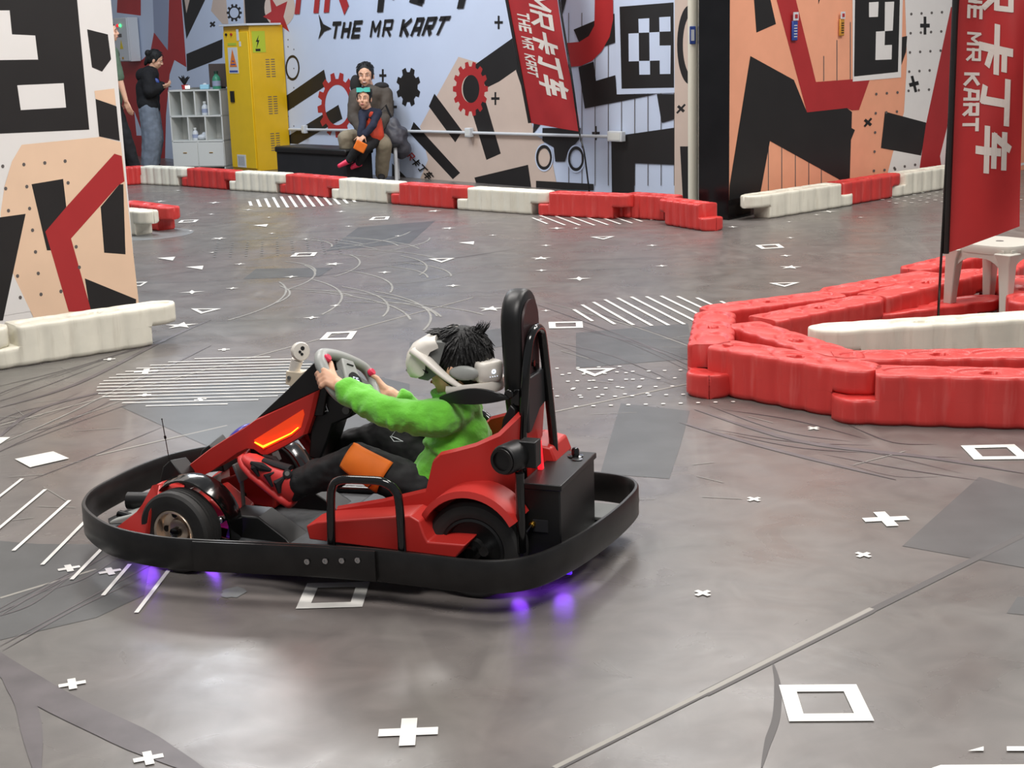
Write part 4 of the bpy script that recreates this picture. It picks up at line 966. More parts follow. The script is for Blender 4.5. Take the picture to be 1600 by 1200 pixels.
for s_ in (-1, 1):
    wheel((-.455, .127), .127, .250, .335, s_, .072, m_chr, True, -.10)
    wheel((.490, .144), .144, .195, .290, s_, .094, m_blk, False)
    # front mudguard
    rings = []
    for k in range(19):
        a = math.radians(-22 + 160 * (18 - k) / 18); ca, sa = math.cos(a), math.sin(a)
        rr = .142; cx, cz = -.440, .135
        w0, w1 = .205 * s_, (.292 - .03 * abs(k - 9) / 9) * s_
        rings.append([V((cx + ca * (rr + d), vv, cz + sa * (rr + d))) for vv, d in ((w0, 0), (w0, .006), ((w0 + w1) / 2, .012), (w1, .002), (w1, -.004), ((w0 + w1) / 2, .006))])
    m_ = MB(); m_.loft(rings); m_.build('front_mudguard', m_gloss, kart, smooth=50)
    # rear mudguard: a red arch with an outward flange
    rings = []
    ks = [(-1, .30, .10), (12, .25, .13)]
    for k in range(25):
        a = math.radians(200 - 165 * k / 24); ca, sa = math.cos(a), math.sin(a); rr = .156 + .016 * max(0, math.sin(math.radians(170 * k / 24)))
        flat = min(1, max(0, (k - 2) / 6)); wo = (.225 + .085 * flat) * s_; wi = .19 * s_
        c_ = V((.495, 0, .150)); e = V((ca, 0, sa))
        rings.append([c_ + e * (rr) + V((0, wi, 0)), c_ + e * (rr + .006) + V((0, wi, 0)), c_ + e * (rr + .006) + V((0, wo, 0)), c_ + e * (rr - .012) + V((0, wo + .006 * s_, 0)), c_ + e * (rr - .014) + V((0, wo, 0)), c_ + e * (rr) + V((0, wo - .006 * s_, 0))])
    m_ = MB(); m_.loft(rings); m_.build('rear_mudguard', m_kred, kart, smooth=45)
    # side pod
    def M3(px, py, v): q = S(px, py, -v); return V((q.x, s_ * v, q.z))
    out = [(478, 822), (495, 816), (640, 806), (655, 815), (663, 838), (668, 847), (727, 852), (712, 872), (600, 858), (483, 843)]
    m_ = MB(); ov = .335; rings = []
    a_ = [M3(x, y, ov) for x, y in out]
    top = [V((p.x + .012, s_ * (ov - .075), p.z + .012)) for p in a_]
    inn = [V((p.x + .012, s_ * (ov - .14), p.z - .02)) for p in a_]
    m_.loft([[p for p in a_], top, inn]); m_.build('side_pod', m_kred, kart, smooth=25, bev=.004)
    # side hoop
    H_ = [M3(517, 850, .385), M3(517, 790, .385), M3(520, 760, .383), M3(533, 750, .39), M3(570, 750, .39), M3(598, 753, .39), M3(616, 765, .383), M3(624, 790, .385), M3(629, 862, .385)]
    H_[0].z = .10; H_[-1].z = .10
    m_ = MB(); m_.tube(crom(H_, 6, False), .0125, 12); m_.build('side_hoop', m_gloss, kart)
# front red bumper fairing, left and right
for s_ in (-1, 1):
    def q_(px, py, v): p = S(px, py, -v); return V((p.x, s_ * v, p.z))
    m_ = MB()
    A_ = [q_(176, 828, .30), q_(212, 800, .30), q_(222, 788, .30), q_(238, 760, .26), q_(252, 752, .20), q_(246, 776, .30), q_(232, 800, .34), q_(228, 838, .34), q_(186, 842, .32)]
    B_ = [V((p.x + .02, p.y - s_ * .12, p.z - .01)) for p in A_]
    m_.loft([A_, B_]); m_.build('front_fairing', m_kred, kart, smooth=20, bev=.004)
    m_ = MB(); b_ = q_(268, 740, .16); m_.loft([[b_ + V((-.05, 0, -.04)), b_ + V((-.03, 0, .02)), b_ + V((0, 0, .045)), b_ + V((.035, 0, .0)), b_ + V((.05, 0, -.05))], [b_ + V((-.06, -s_ * .09, -.05)), b_ + V((-.03, -s_ * .09, .01)), b_ + V((0, -s_ * .09, .03)), b_ + V((.035, -s_ * .09, -.01)), b_ + V((.05, -s_ * .09, -.06))]]); m_.build('front_wing_bracket', m_blk, kart, smooth=20, bev=.004)
m_ = MB(); m_.tube([V((-.80, -.06, .12)), V((-.62, -.02, .12))], .028, 14); m_.build('front_shock_tube', m_blk, kart)
m_ = MB(); m_.loft([[V((-.78, -.2, .085)), V((-.78, .2, .085)), V((-.78, .2, .095)), V((-.78, -.2, .095))], [V((-.60, -.16, .09)), V((-.60, .16, .09)), V((-.60, .16, .15)), V((-.60, -.16, .15))], [V((-.52, -.12, .10)), V((-.52, .12, .10)), V((-.52, .12, .20)), V((-.52, -.12, .20))]]); m_.build('nose_tray', m_grey, kart, smooth=20, bev=.006)
# pedal wedges between the nose and the seat
for s_, pm_ in ((-1, m_kred), (1, m_kred)):
    m_ = MB(); m_.loft([[V((-.56, s_ * .06, .10)), V((-.56, s_ * .17, .10)), V((-.54, s_ * .17, .15)), V((-.54, s_ * .06, .17))], [V((-.42, s_ * .06, .10)), V((-.42, s_ * .17, .10)), V((-.42, s_ * .17, .185)), V((-.42, s_ * .06, .215))], [V((-.33, s_ * .06, .09)), V((-.33, s_ * .17, .09)), V((-.33, s_ * .17, .12)), V((-.33, s_ * .06, .15))]]); m_.build('foot_well_panel', pm_, kart, smooth=20, bev=.006)
    m_ = MB(); m_.loft([[V((-.36, s_ * .10, .08)), V((-.36, s_ * .20, .08)), V((-.34, s_ * .19, .15)), V((-.34, s_ * .11, .16))], [V((-.24, s_ * .10, .08)), V((-.24, s_ * .21, .08)), V((-.24, s_ * .20, .155)), V((-.24, s_ * .11, .16))], [V((-.12, s_ * .10, .08)), V((-.12, s_ * .22, .08)), V((-.14, s_ * .21, .095)), V((-.14, s_ * .11, .10))]]); m_.build('heel_rest', m_blk, kart, smooth=20, bev=.004)
    m_ = MB(); m_.box((-.345, s_ * .11, .265), (.010, .045, .06), Matrix.Rotation(-.35, 3, 'Y')); m_.tube([(-.34, s_ * .11, .10), (-.342, s_ * .11, .24)], .007, 8); m_.build('pedal', m_dgrey, kart, bev=.003)
# steering tower cowl
def side(pts, v, mb, th, sgn=-1): mb.prism([S(x, y, v) for x, y in pts], (0, th, 0))
red = [(290, 730), (292, 738), (300, 744), (312, 746), (326, 739), (370, 708), (385, 701), (397, 702), (410, 711), (420, 711), (455, 693), (478, 679), (488, 650), (497, 610), (440, 637), (407, 652), (400, 655), (380, 669), (355, 684), (325, 703)]
hw_ = .085
cowl = MB(); Lf = [S(x, y, -hw_) for x, y in red]
mid_ = [V((p.x, -hw_ * .78, p.z)) for p in Lf]
ctr = sum(Lf, V()) / len(Lf)
rings = []
for v, k in ((-hw_ * .86, .0), (-hw_, .012), (-hw_ * .2, .0), (hw_ * .2, 0), (hw_, .012), (hw_ * .86, 0)):
    rings.append([V((p.x, v, p.z)) for p in Lf])
inset = lambda pts, k, v: [V((p.x + (ctr.x - p.x) * k, v, p.z + (ctr.z - p.z) * k)) for p in pts]
cowl.loft([inset(Lf, .05, -hw_ - .0), inset(Lf, 0, -hw_ + .01), inset(Lf, 0, hw_ - .01), inset(Lf, .05, hw_)])
co = cowl.build('nose_cowl', m_kred, kart, smooth=35)
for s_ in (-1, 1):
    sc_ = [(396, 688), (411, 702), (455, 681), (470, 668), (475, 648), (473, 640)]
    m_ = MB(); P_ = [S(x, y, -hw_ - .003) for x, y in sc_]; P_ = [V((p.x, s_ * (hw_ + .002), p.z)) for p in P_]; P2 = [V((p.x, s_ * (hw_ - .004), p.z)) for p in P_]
    m_.loft([P_, P2]); m_.build('painted_glow_recess', m_kred_glow, co, smooth=20)  # side panel coloured and self-lit to carry the strip's glow
    m_ = MB(); q = [S(x, y, -hw_ - .006) for x, y in ((398, 691), (411, 698), (432, 688), (455, 677), (466, 668))]; m_.tube([V((p.x, s_ * (hw_ + .006), p.z)) for p in q], [.002, .0035, .0022, .0018, .0015], 8); m_.build('cowl_light_strip', m_amber, co)
m_ = MB(); b0 = S(358, 681, -hw_ + .02); m_.ell(b0 + V((0, .065, -.004)), (.04, .05, .012), Matrix.Rotation(math.radians(-38), 3, 'Y'), 20, 8); m_.build('blue_badge', mat('blue_violet_badge', (50, 44, 150), .3), co)
blk = [(400, 655), (407, 652), (497, 610), (490, 650), (505, 650), (512, 600), (505, 570), (496, 562), (480, 577), (450, 608)]
m_ = MB(); Q = [S(x, y, -.07) for x, y in blk]; m_.loft([[V((p.x, -.07, p.z)) for p in Q], [V((p.x, .07, p.z)) for p in Q]]); m_.build('cowl_top', m_blk, kart, smooth=35, bev=.004)
col = [(487, 640), (500, 608), (552, 640), (548, 652), (520, 664), (512, 690), (500, 720), (482, 715)]
m_ = MB(); Q = [S(x, y, -.055) for x, y in col]; m_.loft([[V((p.x, -.055, p.z)) for p in Q], [V((p.x, .055, p.z)) for p in Q]]); sb = m_.build('steering_column_box', m_blk, kart, smooth=30, bev=.006)
m_ = MB(); c_ = S(508, 638, -.058)
for a, b, c2, d in ((-.008, -.010, .016, .002), (-.008, .010, .016, .002)):
    m_.box(c_ + V((0, -.001, b)), (.014, .002, .0025), Matrix.Rotation(-.5, 3, 'Y'))
for a in (-.007, .007): m_.box(c_ + V((a, -.001, 0)), (.0025, .002, .02), Matrix.Rotation(-.3, 3, 'Y'))
m_.build('box_emblem', m_elec, sb)
m_ = MB(); c_ = S(541, 641, -.058); m_.lathe([(.001, 0), (.012, 0), (.012, .004), (.001, .004)], c_, (0, -1, 0), 16); m_.build('round_switch', m_dgrey, sb)
# steering wheel: frame of the turned wheel
dn_ = V((.55, 0, -.835)).normalized(); ang = math.radians(28); vh = V((0, 1, 0))
ex = vh * math.cos(ang) + dn_ * math.sin(ang); ey = -dn_ * math.cos(ang) + vh * math.sin(ang); ez = ex.cross(ey).normalized()
if ez.x < 0: ez = -ez
SWC = S(547, 594, 0) 
sw = bpy.data.objects.new('steering_wheel_pivot', None)
def W_(x, y, h=0): return SWC + ex * x + ey * y + ez * h
m_ = MB()
rim = crom([V(p) for p in ((-.118, .0, 0), (-.122, .035, 0), (-.100, .068, 0), (-.05, .080, 0), (0, .083, 0), (.05, .080, 0), (.100, .068, 0), (.122, .035, 0), (.118, 0, 0), (.108, -.045, 0), (.07, -.078, 0), (0, -.086, 0), (-.07, -.078, 0), (-.108, -.045, 0))], 5)
m_.tube([W_(p.x, p.y) for p in rim], .0205, 12, closed=True, flat=.8)
swh = m_.build('steering_wheel', m_grey, kart, smooth=60)
m_ = MB(); m_.loft([[W_(x, y, -.012) for x, y in ((-.03, .07), (.03, .07), (.042, -.02), (.035, -.07), (-.035, -.07), (-.042, -.02))], [W_(x, y, .016) for x, y in ((-.028, .066), (.028, .066), (.040, -.02), (.033, -.068), (-.033, -.068), (-.040, -.02))]]); m_.build('wheel_hub_panel', m_grey, swh, smooth=25, bev=.004)
m_ = MB(); m_.lathe([(.001, 0), (.028, 0), (.028, .006), (.001, .006)], W_(0, -.012, .016), ez, 28); m_.build('round_display', m_dkh, swh)
m_ = MB(); m_.nofix = True
for ch, x0 in (('G', -.012), ('5', .002)):
    for a, b in GL[ch]:
        a = V(a) * .010; b = V(b) * .016; A = W_(x0 + a.x, -.020 + a.y * 1.6, .0225); B = W_(x0 + b.x * .625, -.020 + b.y, .0225)
        d = (B - A).normalized() if (B - A).length > 1e-6 else ex; nn = d.cross(ez) * .0012; m_.poly([A + nn, B + nn, B - nn, A - nn])
m_.build('display_digits', m_led, swh, smooth=0)
m_ = MB(); m_.box(W_(0, .045, .018), (.03, .003, .003), Matrix((ex, ey, ez)).transposed()); m_.build('panel_slot', m_dkh, swh)
for x in (-1, 1):
    m_ = MB(); m_.lathe([(.001, 0), (.013, 0), (.013, .010), (.010, .014), (.001, .014)], W_(x * .106, .044, .010), ez, 20); m_.build('wheel_button', m_pink, swh)
    m_ = MB(); m_.loft([[W_(x * .034, y, h) for y, h in ((.028, -.008), (.028, .008), (-.03, .008), (-.03, -.008))], [W_(x * .108, y, h) for y, h in ((-.0, -.008), (-.0, .008), (-.035, .008), (-.035, -.008))]]); m_.build('wheel_spoke', m_dgrey, swh, bev=.003)
m_ = MB(); m_.tube([W_(0, 0, -.01), W_(0, 0, -.10)], .018, 12); m_.build('steering_shaft', m_blk, swh)
# tracker bracket on the cowl
m_ = MB(); q = [S(x, y, .03) for x, y in ((447, 580), (470, 583), (490, 575), (496, 568), (475, 600), (462, 618), (450, 628), (440, 640), (436, 640), (455, 604), (446, 600))]
m_.loft([[V((p.x, .03, p.z)) for p in q], [V((p.x, .075, p.z)) for p in q]]); br = m_.build('tracker_bracket', mat('cream_bracket', (222, 208, 184), .45), kart, smooth=25, bev=.003)
m_ = MB(); m_.lathe([(.001, 0), (.006, 0), (.006, .004), (.001, .004)], S(452, 590, .028), (0, -1, 0), 12); m_.build('bracket_screw', m_dgrey, br)
# seat shell
def seat():
    pl = [(.03, -.205, .135, .215), (.18, -.205, .125, .25), (.32, -.205, .11, .292), (.345, -.205, .11, .38), (.37, -.206, .11, .405), (.42, -.206, .11, .42), (.475, -.200, .11, .437), (.515, -.178, .12, .465), (.540, -.13, .14, .495), (.548, -.06, .15, .51), (.550, 0, .15, .51)]
    pl = pl + [(a, -b, c, d) for a, b, c, d in pl[:-1]][::-1]
    c3 = [V((a, b, 0)) for a, b, _, _ in pl]; n = len(pl); rings = []
    for i, (a, b, lo, hi) in enumerate(pl):
        d = (c3[min(n - 1, i + 1)] - c3[max(0, i - 1)]).normalized(); nn = V((d.y, -d.x, 0)) * .007
        o_ = V((a, b, 0)); tilt = V((.025, 0, 0)) * (1 if a > .5 else .2) 
        rings.append([o_ - nn + V((0, 0, lo)), o_ - nn + tilt + V((0, 0, hi - .008)), o_ + tilt + V((0, 0, hi)), o_ + nn * 1.6 + tilt + V((0, 0, hi - .008)), o_ + nn + V((0, 0, lo))])
    m_ = MB(); m_.loft(rings); st = m_.build('seat_shell', m_kred, kart, smooth=40)
    m_ = MB(); m_.box((.22, 0, .115), (.52, .38, .03)); m_.build('seat_base', m_blk, kart, bev=.01)
seat()
# red tail behind the post with lit strip
for s_ in (-1, 1):
    m_ = MB(); q = [(.60, .14), (.68, .14), (.74, .22), (.74, .34), (.72, .40), (.62, .43), (.60, .40)]
m_ = MB(); q = [S(x, y, .10) for x, y in ((820, 690), (835, 683), (870, 692), (878, 712), (876, 745), (822, 752))]
m_.loft([[V((p.x, .04, p.z)) for p in q], [V((p.x, .20, p.z)) for p in q]]); ta = m_.build('tail_fairing', m_kred, kart, smooth=25, bev=.006)
m_ = MB(); q = [S(x, y, -.02) for x, y in ((826, 684), (834, 684), (839, 738), (832, 740))]; m_.loft([[V((p.x + .03, -.055, p.z)) for p in q], [V((p.x + .03, -.035, p.z)) for p in q]]); m_.build('tail_light', m_redled, ta, bev=.003)
m_ = MB(); q = [S(x, y, .0) for x, y in ((812, 655), (817, 624), (824, 640), (835, 700), (836, 742), (812, 750))]
m_.loft([[V((p.x, -.045, p.z)) for p in q], [V((p.x, .05, p.z)) for p in q]]); m_.build('seat_back_spine', m_kred, kart, smooth=25, bev=.006)
# head pad on its hoop
def pad():
    cx = S(816, 550, 0); rx = .088; W2 = .088; H0, H1 = .45, .848
    oc = []
    for k in range(13): a = math.pi * k / 12; oc.append((W2 * math.cos(a), H1 - W2 + W2 * math.sin(a)))
    for k in range(7): a = math.pi + math.pi * k / 6; oc.append((.07 * math.cos(a), H0 + .07 + .07 * math.sin(a)))
    def ring(s, u): return [V((u + .10 * (zz - .45) * -.05, yy * s, .65 + (zz - .65) * (1 - (1 - s) * .35))) for yy, zz in oc]
    m_ = MB(); m_.loft([ring(.88, .522), ring(.97, .530), ring(1, .542), ring(1, .563), ring(.97, .575), ring(.90, .580)])
    h = m_.build('head_pad', m_blk, kart, smooth=50)
    m_ = MB(); oc2 = [(y * .80, H1 - .03 - (H1 - zz) * .80) for y, zz in oc if zz > .6] + [(-.066, .60), (.066, .60)]
    m_.loft([[V((.580, y, zz)) for y, zz in oc2], [V((.586, y * .97, zz)) for y, zz in oc2]]); bp_ = m_.build('pad_back_panel', mat('maroon_back_panel', (50, 30, 32), .5), h, smooth=40)
    for k, (y, zz) in enumerate(((.0, .63), (.02, .615))):
        b = MB(); b.lathe([(.001, 0), (.010, 0), (.010, .008), (.001, .008)], (.586, y, zz), (1, 0, 0), 14); b.build('knob', m_gloss, bp_)
    m_ = MB(); q = [(-.082, .60), (.082, .60), (.082, .50), (.02, .49), (-.06, .44), (-.082, .44)]
    m_.loft([[V((.578, y, zz)) for y, zz in q], [V((.60, y, zz)) for y, zz in q]]); m_.build('pad_mount_plate', mat('dark_grey_plate', (38, 38, 40), .5), kart, bev=.004)
    m_ = MB(); hp = [V((.578, -.085, .10)), V((.578, -.085, .40)), V((.592, -.080, .60)), V((.598, -.062, .695)), V((.600, -.035, .726)), V((.600, 0, .733)), V((.600, .03, .726)), V((.600, .055, .70)), V((.605, .072, .58)), V((.615, .085, .40)), V((.618, .085, .30)), V((.618, .085, .10))]
    m_.tube(crom(hp, 6, False), .0135, 12); m_.build('roll_hoop', m_gloss, kart)
pad()
# black neck rest reaching forward from the post
m_ = MB(); rings = []
for k in range(13):
    t_ = k / 12; x = 688 + (796 - 688) * t_; y = 622 - 5 * math.sin(t_ * 3.1) ; c_ = S(x, y, -.10 - .035 * math.sin(math.pi * t_)); h = .004 + .030 * math.sin(math.pi * min(1, t_ * 1.0 + .03)) ** .8; d = .006
    rings.append([c_ + V((0, -d, -h * .8)), c_ + V((0, -d * 1.4, 0)), c_ + V((0, -d, h * .55)), c_ + V((0, d, h * .55)), c_ + V((0, d * 1.4, 0)), c_ + V((0, d, -h * .8))])
m_.loft(rings); m_.build('neck_rest', m_blk, kart, smooth=60)
m_ = MB(); c_ = S(798, 614, -.085); m_.lathe([(.001, -.02), (.014, -.02), (.014, .03), (.001, .03)], c_, (0, 1, 0), 14); m_.box(c_ + V((.01, .03, -.015)), (.03, .05, .05)); m_.build('neck_rest_hinge', m_gloss, kart, bev=.003)
m_ = MB(); q = [S(x, y, -.09) for x, y in ((779, 700), (786, 655), (798, 632), (806, 640), (806, 700), (800, 712))]; m_.loft([[V((p.x, -.095, p.z)) for p in q], [V((p.x, -.065, p.z)) for p in q]]); m_.build('post_bracket', m_blk, kart, bev=.004)
# black round light housing on the post
c_ = S(795, 716, -.275)
m_ = MB(); m_.lathe([(.001, -.03), (.040, -.03), (.043, -.02), (.043, .045), (.038, .06), (.001, .06)], c_, V((.25, 1, .0)), 24); m_.box(c_ + V((.045, .05, .005)), (.05, .05, .075)); h_ = m_.build('speaker_housing', m_blk, kart, smooth=35, bev=.003)
m_ = MB(); m_.lathe([(.028, 0), (.036, 0), (.036, .004), (.028, .004)], c_ + V((.25, 1, 0)).normalized() * -.034, V((-.25, -1, 0)), 24, closed=True); m_.build('speaker_ring', m_bump, h_)
m_ = MB(); q = c_ + V((.03, 0, -.04)); m_.tube([q, V((q.x, q.y, .15))], .013, 10); m_.build('housing_post', m_gloss, kart)
# battery box
BX0, BX1, BY0, BY1, BZ0, BZ1 = .612, .722, -.185, .155, .062, .308
fl_ = S(877, 862, BY0); 
m_ = MB(); m_.box(((BX0 + BX1) / 2, (BY0 + BY1) / 2, (BZ0 + BZ1) / 2), (BX1 - BX0, BY1 - BY0, BZ1 - BZ0)); bb_ = m_.build('battery_box', m_blk, kart, bev=.004)
m_ = MB(); m_.box(((BX0 + BX1) / 2, (BY0 + BY1) / 2, BZ1 + .008), (BX1 - BX0 + .012, BY1 - BY0 + .012, .018)); ld = m_.build('box_lid', m_blk, bb_, bev=.003)
m_ = MB(); m_.lathe([(.001, 0), (.024, 0), (.024, .004), (.012, .006), (.012, .022), (.008, .028), (.001, .029)], (.68, .10, BZ1 + .017), (0, 0, 1), 20); m_.build('lid_knob', m_gloss, ld)
m_ = MB(); m_.lathe([(.001, 0), (.016, 0), (.016, .002), (.001, .002)], (.695, .07, BZ1 + .018), (0, 0, 1), 16); m_.build('key_plate', m_steel, ld)
m_ = MB(); m_.box((BX0 + .05, BY0 - .002, .20), (.045, .004, .035)); m_.build('socket_recess', m_dkh, bb_)
m_ = MB(); m_.lathe([(.001, 0), (.009, 0), (.009, .016), (.006, .02), (.001, .02)], (BX0 + .028, BY0, .205), (0, -1, 0), 12); m_.build('brass_plug', m_brass, bb_)
m_ = MB(); m_.tube(crom([V((BX0 + .028, BY0 - .018, .205)), V((BX0 + .01, BY0 - .03, .18)), V((BX0 - .02, BY0 - .02, .14)), V((BX0 - .03, BY0 + .02, .11))], 5, False), .004, 8); m_.build('battery_cable', m_gloss, bb_)
m_ = MB(); m_.box((.70, .27, .10), (.12, .14, .012)); m_.box((.745, .18, .085), (.05, .2, .012)); m_.build('rear_tray', m_dgrey, kart, bev=.003)
# antenna
m_ = MB(); a0 = S(253, 655, .2); a1 = S(265, 722, .2); a2 = a1 + (a1 - a0) * .6
m_.tube([a2, a1, a0], .0016, 6); mid = a0 + (a1 - a0) * .42; m_.lathe([(.001, -.005), (.0042, -.005), (.0042, .005), (.001, .005)], mid, (a1 - a0), 8); m_.ell(a0, .003, None, 8, 6); m_.build('antenna', m_gloss, kart)
# violet underglow lamps
for (u_, v_) in ((-.60, -.27), (.715, -.15), (-.40, -.24), (.60, -.22)):
    m_ = MB(); m_.box((u_, v_, .052), (.05, .012, .006)); lm = m_.build('underglow_lamp', m_violet, kart)
    l = bpy.data.lights.new('underglow', 'POINT'); l.energy = .32; l.color = (.28, .06, 1); l.shadow_soft_size = .03
    lo = bpy.data.objects.new('underglow_light', l); sc.collection.objects.link(lo); lo.parent = kart; lo.location = (u_, v_, .042)
# hand tracker (rests in the bracket): white wand with three dots
tc_ = KO + KA * S(469, 548, .05).x + KN * .05
q0 = S(455, 592, .05); q1 = S(469, 549, .05)
wd_ = MB(); ax_ = (q1 - q0); wd_.tube([q0, q0 + ax_ * .35, q0 + ax_ * .7], [.016, .017, .019], 16)
fn = V((.75, -.62, .1)).normalized()
wd_.lathe([(.001, -.012), (.024, -.012), (.029, -.006), (.030, .006), (.027, .011), (.001, .012)], q1, fn, 28)
trk = wd_.build('tracking_wand', m_vr, None, smooth=50); trk.location = KO; trk.rotation_euler = (0, 0, KRZ)
tag(trk, 'white handheld tracking wand with three black dots mounted left of the steering wheel', 'controller')
sx = fn.cross(V((0, 0, 1))).normalized(); sy = sx.cross(fn)
for a, b, r_ in ((-.004, .010, .0065), (.006, .0, .0045), (.0, -.008, .0045)):
    m_ = MB(); m_.lathe([(.001, 0), (r_, 0), (r_, .0015), (.001, .0015)], q1 + fn * .012 + sx * a + sy * b, fn, 14); m_.build('lens_dot', m_dkh, trk)
#@@KART1
#@@PEOPLE0
# ------------------------------------------------------------------ people
def limb(mb, pts, rs, seg=12):
    pts = [V(p) for p in pts]
    for i in range(len(pts) - 1):
        if (pts[i + 1] - pts[i]).length > 1e-4: mb.tube([pts[i], pts[i + 1]], [rs[i], rs[i + 1]], seg)
    for p, r in zip(pts, rs): mb.ell(p, r * .999, None, seg, 8)
def hand(mb, w, d, n, s, curl=.5, thumb=1, th_dir=None):
    """w wrist, d towards the knuckles, n palm normal; thumb=+1/-1 picks the side; fingers curl towards n"""
    d = V(d).normalized(); n = V(n); n = (n - d * n.dot(d)).normalized(); e = d.cross(n) * thumb
    w = V(w); L = .085 * s
    for k in range(4):
        kn = w + d * (L * (1 - .05 * abs(k - 1.2))) + e * ((1.5 - k) * .0195 * s)
        limb(mb, [w + e * ((1.5 - k) * .010 * s), kn], [.0125 * s, .0105 * s], 8)
        fl = [.042, .046, .043, .034][k] * s; p = kn; a = curl * .7
        pts = [p]; rs = [.0092 * s]
        for q in range(3):
            dd_ = d * math.cos(a) + n * math.sin(a); p = p + dd_ * fl * (1 - .22 * q); pts.append(p); rs.append((.0088 - .0008 * q) * s); a += curl
        limb(mb, pts, rs, 8)
    b = w + d * .022 * s + e * .020 * s; t = (th_dir if th_dir is not None else (d * .6 + e * .7 + n * .35)).normalized()
    limb(mb, [b, b + t * .042 * s, b + t * .072 * s + n * .006 * s, b + t * .095 * s + n * .012 * s], [.0145 * s, .0115 * s, .010 * s, .008 * s], 8)
def head_geo(mb, c, f, u, hs):
    f = V(f).normalized(); u = V(u); u = (u - f * u.dot(f)).normalized(); r_ = f.cross(u)
    R = Matrix((r_, f, u)).transposed()
    g = lambda x, y, zz: V(c) + R @ (V((x, y, zz)) * hs)
    mb.ell(g(0, -.012, .022), (.076 * hs, .094 * hs, .090 * hs), R, 20, 14)
    mb.ell(g(0, .022, -.045), (.058 * hs, .066 * hs, .068 * hs), R, 16, 12)
    mb.ell(g(0, .050, -.088), (.026 * hs, .028 * hs, .022 * hs), R, 12, 8)
    mb.tube([g(0, .084, .012), g(0, .104, -.026)], [.007 * hs, .014 * hs], 8); mb.ell(g(0, .100, -.027), (.017 * hs, .012 * hs, .011 * hs), R, 10, 8)
    for s_ in (-1, 1):
        mb.ell(g(s_ * .078, -.008, -.018), (.009 * hs, .020 * hs, .032 * hs), R, 10, 8); mb.ell(g(s_ * .038, .062, -.03), (.022 * hs, .02 * hs, .022 * hs), R, 10, 8)
        mb.ell(g(s_ * .030, .083, .026), (.02 * hs, .008 * hs, .006 * hs), R, 10, 8)
    mb.ell(g(0, .083, -.058), (.022 * hs, .010 * hs, .006 * hs), R, 10, 6); mb.ell(g(0, .081, -.066), (.018 * hs, .009 * hs, .006 * hs), R, 10, 6)
    return g, R
m_eye = mat('eye_white', (225, 222, 216), .3); m_iris = mat('dark_iris', (30, 20, 16), .2); m_lip = mat('lip', (176, 96, 90), .5)
def face(g, R, hs, parent, smile=False):
    for s_ in (-1, 1):
        m_ = MB(); m_.ell(g(s_ * .030, .0845, .008), (.012 * hs, .005 * hs, .0032 * hs), R, 12, 8); e = m_.build('eye', m_eye, parent)
        m_ = MB(); m_.ell(g(s_ * .030, .089, .008), (.0050 * hs, .003 * hs, .0036 * hs), R, 10, 8); m_.build('iris', m_iris, e)
        m_ = MB(); m_.tube([g(s_ * .016, .094, .030), g(s_ * .032, .092, .034), g(s_ * .046, .082, .028)], .0028 * hs, 6); m_.build('eyebrow', m_hair, parent)
    m_ = MB()
    if smile:
        m_.ell(g(0, .091, -.060), (.024 * hs, .006 * hs, .008 * hs), R, 14, 8); l_ = m_.build('lips', m_lip, parent)
        m_ = MB(); m_.ell(g(0, .0955, -.0585), (.018 * hs, .004 * hs, .0045 * hs), R, 12, 6); m_.build('teeth', m_eye, l_)
    else:
        m_.ell(g(0, .090, -.061), (.020 * hs, .006 * hs, .006 * hs), R, 14, 8); m_.build('lips', m_lip, parent)
def hair(g, R, hs, parent, seed=1, n=150, fringe=.045, length=.03, vox=.006, back=0.0, bun=False, sides=-.02):
    rg = random.Random(seed); m_ = MB()
    m_.ell(g(0, -.024, .038), (.085 * hs, .096 * hs, .092 * hs), R, 20, 14)
    m_.ell(g(0, -.055, -.010), (.074 * hs, .062 * hs, .075 * hs), R, 16, 10)
    for s_ in (-1, 1): m_.ell(g(s_ * .068, -.012, sides + .03), (.016 * hs, .045 * hs, .05 * hs), R, 10, 8)
    if bun: m_.ell(g(0, -.12, .04), (.04 * hs, .04 * hs, .045 * hs), R, 12, 8); m_.ell(g(0, -.10, -.05), (.05 * hs, .03 * hs, .08 * hs), R, 12, 8)
    o = m_.build('hair', m_hair, parent, mods=remesh(vox, 3))
    t_ = MB()
    for i in range(n):
        ph = rg.uniform(0, 2 * math.pi); th = math.acos(rg.uniform(-.35, 1)); x, y, zz = math.sin(th) * math.cos(ph), math.sin(th) * math.sin(ph), math.cos(th)
        if y > .35 and zz < .62: continue
        p = V((x * .082, -.020 + y * .098, .034 + zz * .091)); nrm_ = V((x, y, zz))
        flow = V((x * .3, y * .9 + .25, -.15 - .6 * (1 - zz))) if y > -.2 else V((x * .3, y * .3, -1))
        flow = (flow - nrm_ * flow.dot(nrm_)).normalized(); L_ = length * rg.uniform(.6, 1.5)
        a, b, c2 = p - nrm_ * .004, p + flow * L_ * .5 + nrm_ * .005, p + flow * L_ + nrm_ * rg.uniform(.0, .006)
        t_.tube([g(*a), g(*b), g(*c2)], [.006 * hs, .0045 * hs, .0006 * hs], 5)
    t_.build('hair_tufts', m_hair, o)
    return o
